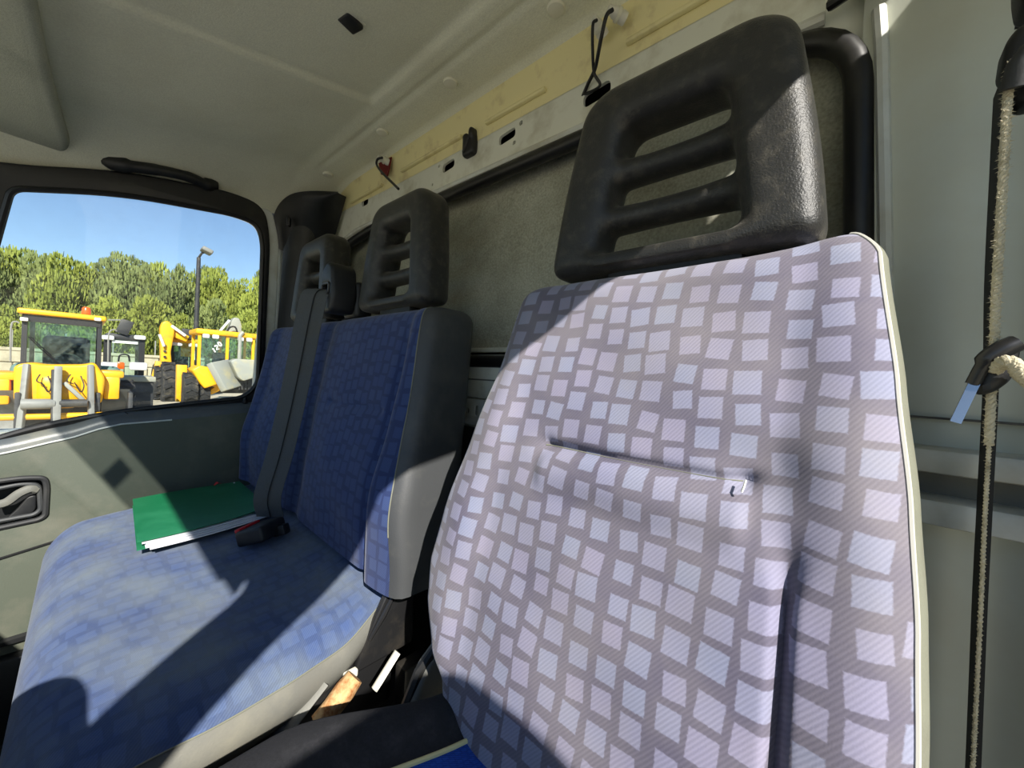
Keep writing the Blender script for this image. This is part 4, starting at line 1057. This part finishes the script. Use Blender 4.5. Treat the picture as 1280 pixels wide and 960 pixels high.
part('bucket_shell', grid(lambda a, b: (-9.5-.5*math.sin(b*math.pi*.9), da_+(db_-da_)*a, GZ+(onX(0, 487, -9.5).z-.02-GZ)*b), 4, 14), 'machine_grey', b3)
part('bucket_cheek', bx(-10.0, -9.45, db_-.03, db_+.03, GZ, cz-.05, .01), 'machine_dark', b3)

# --- backhoes
def backhoe(XB, cab, roofy, label, near):
    def Q(px, py, dx=0.0): return onX(px, py, XB+dx)
    c0_, c1_2 = cab
    ya, yb = Q(c0_, 430).y, Q(c1_2, 430).y
    zt_ = Q((c0_+c1_2)/2, roofy).z
    t = thing('backhoe_loader', label, 'backhoe', Vector((XB, (ya+yb)/2, GZ)))
    zg = GZ+1.25
    part('cab_roof', bx(XB-1.5, XB+.15, ya-.08, yb+.08, zt_-.12, zt_+.10, .06, 3), 'loader_yellow', t)
    for yy in (ya+.05, (ya*.5+yb*.5), yb-.05):
        for xx in (XB, XB-1.3):
            if yy == (ya*.5+yb*.5) and xx == XB and not near: continue
            part('cab_post', bx(xx-.05, xx+.05, yy-.05, yy+.05, zg, zt_-.05), 'machine_dark' if not near else 'loader_yellow', t)
    part('front_glass', bx(XB, XB+.02, ya+.1, yb-.1, zg+.1, zt_-.1), 'cab_glass', t, smooth=False)
    part('rear_glass', bx(XB-1.3, XB-1.28, ya+.1, yb-.1, zg+.1, zt_-.1), 'cab_glass', t, smooth=False)
    part('operator_seat', bx(XB-.9, XB-.6, (ya+yb)/2-.35, (ya+yb)/2+.25, zg, zg+.95, .1), 'cab_seat', t)
    part('chassis', bx(XB-1.6, XB+.6, ya+.1, yb-.1, GZ+.55, zg, .06), 'machine_dark', t)
    for f in (.12, .28, .72, .88): part('work_lamp', box((XB+.16, ya+(yb-ya)*f, zt_-.18), (.1, .22, .16), .04), 'lamp_white', t)
    return t, Q, ya, yb, zg, zt_
XB1 = -19.5
t, Q, ya, yb, zg, zt_ = backhoe(XB1, (247, 318), 417, 'yellow backhoe with painted number on its cab glass beside the window edge', True)
part('hood', xf(plate(rr([(p.y, p.z) for p in (Q(231, 461), Q(240, 456), Q(252, 458), Q(262, 478), Q(246, 483), Q(240, 476))], .06, 4), [], 1.2, .05), lambda v: (XB1+.9+v.z, v.x, v.y)), 'loader_yellow', t)
part('boom_post', beam(Q(227, 456, .6), Q(226, 502, .6), .30, .30, .03), 'loader_yellow', t)
part('fender', beam(Q(240, 480, .9), Q(263, 478, .9), .5, .14, .03), 'machine_dark', t)
wheel(t, Q(236, 487, .9), .62, .4, 'y', lugs=14); wheel(t, Q(252, 492, .8), .5, .4, 'y', lugs=14)
part('loader_frame', beam(Q(252, 470, 1.0), Q(277, 484, 1.2), .2, .22, .02), 'loader_yellow', t)
part('loader_frame', beam(Q(262, 490, 1.0), Q(282, 480, 1.2), .2, .2, .02), 'loader_yellow', t)
part('exhaust', tube(spline([Q(299, 450, .2), Q(300, 428, .2), Q(300, 420, .2), Q(304, 415, .2)], 4), .07, 8), 'bucket_grey', t)
bo = [Q(283, 417, -1.6), Q(289, 401, -1.6), Q(292, 397, -1.6), Q(298, 398, -1.6), Q(301, 406, -1.6), Q(301, 419, -1.6)]
part('boom_head', xf(plate(rr([(p.y, p.z) for p in bo], .06, 4), [], .5, .03), lambda v: (XB1-1.7+v.z, v.x, v.y)), 'bucket_grey', t)
part('boom_ram', beam(Q(274, 415, -1.4), Q(287, 400, -1.4), .09, .09, .02), 'lamp_white', t)
part('boom_hose', tube(spline([Q(284, 414, -1.2), Q(288, 409, -1.2), Q(294, 409, -1.2), Q(297, 416, -1.2)], 5), .035, 6), 'machine_black', t)
# painted digits on the glass
def digit(s_, cx, cy, ang, k):
    P_ = {'1': [[(-.3, .5), (0, .9), (0, -.9)]], '2': [[(-.45, .5), (-.2, .85), (.2, .85), (.45, .45), (-.45, -.85), (.5, -.85)]],
          '0': [[(.45*math.cos(a_), .85*math.sin(a_)) for a_ in [2*math.pi*i/14 for i in range(15)]]]}[s_]
    ca, sa = math.cos(ang), math.sin(ang)
    return cat(*[tube([(XB1+.04, cx+k*(x_*ca-y_*sa), cy+k*(x_*sa+y_*ca)) for x_, y_ in st], .028, 5) for st in P_])
for ch, px, py in (('1', 267.3, 437.8), ('2', 270.8, 434.4), ('0', 274.4, 430.2)):
    p = Q(px, py); part('painted_digit', digit(ch, p.y, p.z, R(30), .10), 'lamp_white', t)
# its tilted loader bucket
bt = part('front_bucket', xf(grid(lambda a, b: (0, 0, 0), 1, 1), lambda v: v) if False else cat(
    beam(Q(272, 452, 1.3), Q(290, 486, 1.5), .9, .25, .04)), 'bucket_grey', t)
part('bucket_face', xf(plate(rr([(p.y, p.z) for p in (Q(275, 451), Q(281, 448), Q(312, 450), Q(318, 466), Q(290, 474), Q(284, 470))], .05, 3), [], .5, .04), lambda v: (XB1+1.5+v.z, v.x, v.y)), 'bucket_grey', t)
for k in range(6): part('grille_bar', beam(Q(289+4.2*k, 470, 1.3), Q(290+4.2*k, 487, 1.3), .06, .06), 'machine_dark', t)
for k in range(3): part('grille_bar', beam(Q(288, 473+5*k, 1.3), Q(313, 471+5*k, 1.3), .06, .06), 'machine_dark', t)

XB2 = -23.5
t, Q, ya, yb, zg, zt_ = backhoe(XB2, (214, 247), 426, 'yellow backhoe with raised digging arm left of the lamp post', False)
ar = [Q(199, 458), Q(198, 410), Q(201, 403), Q(208, 402), Q(214, 408), Q(216, 415), Q(211, 440), Q(213, 462)]
part('dipper_arm', xf(plate(rr([(p.y, p.z) for p in ar], .12, 4), [], .5, .05), lambda v: (XB2+.4+v.z, v.x, v.y)), 'loader_yellow', t, label='raised yellow digging arm')
part('boom_ram', beam(Q(214, 407, .6), Q(232, 420, .6), .12, .12, .03), 'lamp_white', t)
part('boom', beam(Q(214, 416, .3), Q(234, 424, .3), .35, .3, .03), 'loader_yellow', t)
part('ram_hose', tube(spline([Q(199, 418, .8), Q(202, 425, .8), Q(205, 433, .8)], 4), .05, 6), 'lamp_white', t)
for k in range(4): part('arm_pin', orient(lathe([(.05, -.05), (.05, .05)], 10), (1, 0, 0), Q(206, 432+7*k, .68)), 'machine_dark', t)
part('stabiliser', beam(Q(201, 452, .6), Q(196, 472, .6), .3, .35, .03), 'loader_yellow', t)
part('fender', beam(Q(206, 470, .3), Q(226, 463, .3), .8, .12, .03), 'machine_dark', t)
wheel(t, Q(200, 480, .4), .85, .5, 'y', lugs=16); wheel(t, Q(210, 482, 1.0), 1.0, .5, 'y', lugs=16)
part('yellow_panel', bx(XB2-.5, XB2-.45, Q(228, 440).y, Q(246, 440).y, Q(238, 446).z, Q(238, 430).z), 'loader_yellow', t)
part('mirror', box(Q(235, 418, .2), (.08, .45, .5), .03), 'machine_dark', t)
part('handrail', tube([Q(241, 425, .3), Q(242, 450, .3)], .06, 6), 'lamp_white', t)

# --- lamp post
XP = -30.0
lp = thing('lamp_post', 'tall dark lamp post with a single floodlight before the trees', 'lamp post', Vector((XP, onX(246, 450, XP).y, GZ)))
pt_, pb_ = onX(248.5, 322, XP), onX(244, 440, XP)
pb_ = pt_.lerp(pb_, (pt_.z-GZ)/(pt_.z-pb_.z))
part('pole', tube([pb_, pb_.lerp(pt_, .5), pt_], [.16, .13, .10], 10), 'machine_dark', lp)
part('arm', tube([pt_, pt_+Vector((.2, .1, .25)), pt_+Vector((.5, .25, .35))], .06, 8), 'machine_dark', lp)
part('flood_lamp', box(pt_+Vector((.55, .28, .38)), (.75, .55, .26), .08, 3, Matrix.Rotation(R(-20), 3, 'X')), 'machine_grey', lp)

# --- stone wall at the far side of the yard
XW = -32.0
sw = thing('boundary_wall', 'low pale stone block wall at the foot of the trees', 'wall', Vector((XW, 3, GZ)))
y0_, y1_ = -14.0, 24.0
part('wall_core', bx(XW-.5, XW-.05, y0_, y1_, GZ, GZ+1.85), 'stone_wall', sw, smooth=False)
blk = None; nb = 0
zr_ = [GZ, GZ+.62, GZ+1.24]
for j, zz in enumerate(zr_):
    yy = -8.0 - (.5 if j % 2 else 0)
    while yy < 16 and nb < 140:
        ln = 1.0
        g = bx(XW-.1, XW+.06, yy+.02, yy+ln-.02, zz+.02, zz+.60, .03, 1)
        if blk is None:
            blk = part('stone_block', g, 'stone_wall', sw, smooth=False); b0_ = Vector((yy, zz, 0))
        else:
            c = blk.copy(); COL.objects.link(c); c.location = (rnd.uniform(-.02, .03), yy-b0_.x, zz-b0_.y)
        nb += 1; yy += ln
part('wall_coping', bx(XW-.6, XW+.12, y0_, y1_, GZ+1.84, GZ+2.0, .02), 'stone_wall', sw, smooth=False)
for k in range(14): part('fence_post', bx(XW-.33, XW-.27, -8+1.8*k, -7.94+1.8*k, GZ+2.0, GZ+2.9), 'machine_grey', sw, smooth=False)

# --- hillside and trees
solo('hillside', grid(lambda a, b: (-36-60*b, -70+150*a, GZ+.2+9.0*b*(1.15-.55*a)+.8*math.sin(a*22+b*5)), 40, 14), 'hill', 'grassy hillside rising behind the trees', 'hill', kind='structure')
def crown_mesh(name, seed, n, conic, mt, blob=9):
    r = random.Random(seed); V, Fc = [], []
    cs = []
    for k in range(blob):
        h = (k+.5)/blob
        rr_ = (1-h*.75) if conic else math.sin(math.pi*(.12+.82*h))
        for q_ in range(3 if h < .8 else 1):
            a = r.uniform(0, 6.28); cs.append((Vector((math.cos(a)*rr_*.30, math.sin(a)*rr_*.30, h)), .16+.20*rr_))
    for k in range(n):
        c, s_ = cs[r.randrange(len(cs))]
        d = Vector((r.gauss(0, 1), r.gauss(0, 1), r.gauss(0, 1))).normalized()
        p = c+Vector((d.x*s_, d.y*s_, d.z*s_*.55))*(.72+.28*r.random())
        t1 = (d.cross(Vector((r.gauss(0, 1), r.gauss(0, 1), r.gauss(0, 1))))).normalized(); t2 = (d*.6+Vector((0, 0, .5))+t1*r.uniform(-.6, .6)).normalized()
        L_ = r.uniform(.030, .058)
        i = len(V); V += [p-t1*L_*.5, p+t1*L_*.5, p+t1*L_*.22+t2*L_*1.1, p-t1*L_*.22+t2*L_*1.1]; Fc.append((i, i+1, i+2, i+3))
    me = bpy.data.meshes.new(name); me.from_pydata([tuple(v) for v in V], [], Fc); me.materials.append(M[mt]); me.update(); return me
CR = [crown_mesh('crown', 1, 5200, False, 'leaf_bright'), crown_mesh('crown', 2, 5200, False, 'leaf_grey'), crown_mesh('crown', 3, 5200, True, 'leaf_grey'), crown_mesh('crown', 4, 5200, True, 'leaf_bright')]
tv = tube([(0, 0, 0), (.05, 0, 3), (0, .05, 6)], [.22, .16, .08], 8)
trunk_me = bpy.data.meshes.new('trunk'); trunk_me.from_pydata([tuple(v) for v in tv[0]], [], tv[1]); trunk_me.materials.append(M['bark'])
def tree(x, y, z0, h, wd, kind, label, group):
    t = thing('tree', label, 'tree', (x, y, z0), group)
    tr_ = bpy.data.objects.new('trunk', trunk_me); COL.objects.link(tr_); tr_.parent = t; tr_.scale = (1, 1, h*.14)
    c = bpy.data.objects.new('crown', CR[kind]); COL.objects.link(c); c.parent = t
    c.location = (0, 0, h*.10); c.scale = (wd, wd, h*.92); c.rotation_euler = (0, 0, rnd.uniform(0, 6.28))
    return t
# tree line height in the photo, left to right, at the near row
def top_at(px): return lerp_tab([(-60, 300), (0, 312), (40, 318), (75, 320), (120, 328), (160, 318), (200, 336), (235, 334), (262, 330), (290, 352), (330, 340), (400, 330)], px)
px = -70; i = 0
while px < 400:
    Xt = -37.0 - rnd.uniform(0, 5)
    topz = onX(px, top_at(px)+rnd.uniform(-3, 12), Xt).z; y = onX(px, 440, Xt).y
    z0 = GZ+.4; hh = topz-z0
    tree(Xt, y, z0, hh/1.06, hh*.30, rnd.choice((0, 1, 1, 2, 0, 3)), 'full grown tree in the sunlit wood behind the machines', 'trees of the wood')
    px += rnd.uniform(15, 24); i += 1
px = -70
while px < 400:
    Xt = -33.9 - rnd.uniform(0, 1.5)
    topz = onX(px, rnd.uniform(372, 408), Xt).z; y = onX(px, 440, Xt).y
    z0 = GZ+.2; hh = topz-z0
    tree(Xt, y, z0, hh/1.05, hh*.42, rnd.choice((0, 0, 1, 3)), 'lower bushy tree at the front edge of the wood', 'bushy trees at the wood edge')
    px += rnd.uniform(17, 26)
px = -80
while px < 400:
    Xt = -48.0 - rnd.uniform(0, 6)
    topz = onX(px, top_at(px)-2+rnd.uniform(0, 10), Xt).z; y = onX(px, 440, Xt).y
    z0 = GZ+3.0; hh = topz-z0
    tree(Xt, y, z0, hh/1.06, hh*.36, rnd.choice((1, 2, 1, 3)), 'hazy tree standing at the back of the wood', 'trees at the back of the wood')
    px += rnd.uniform(24, 34)
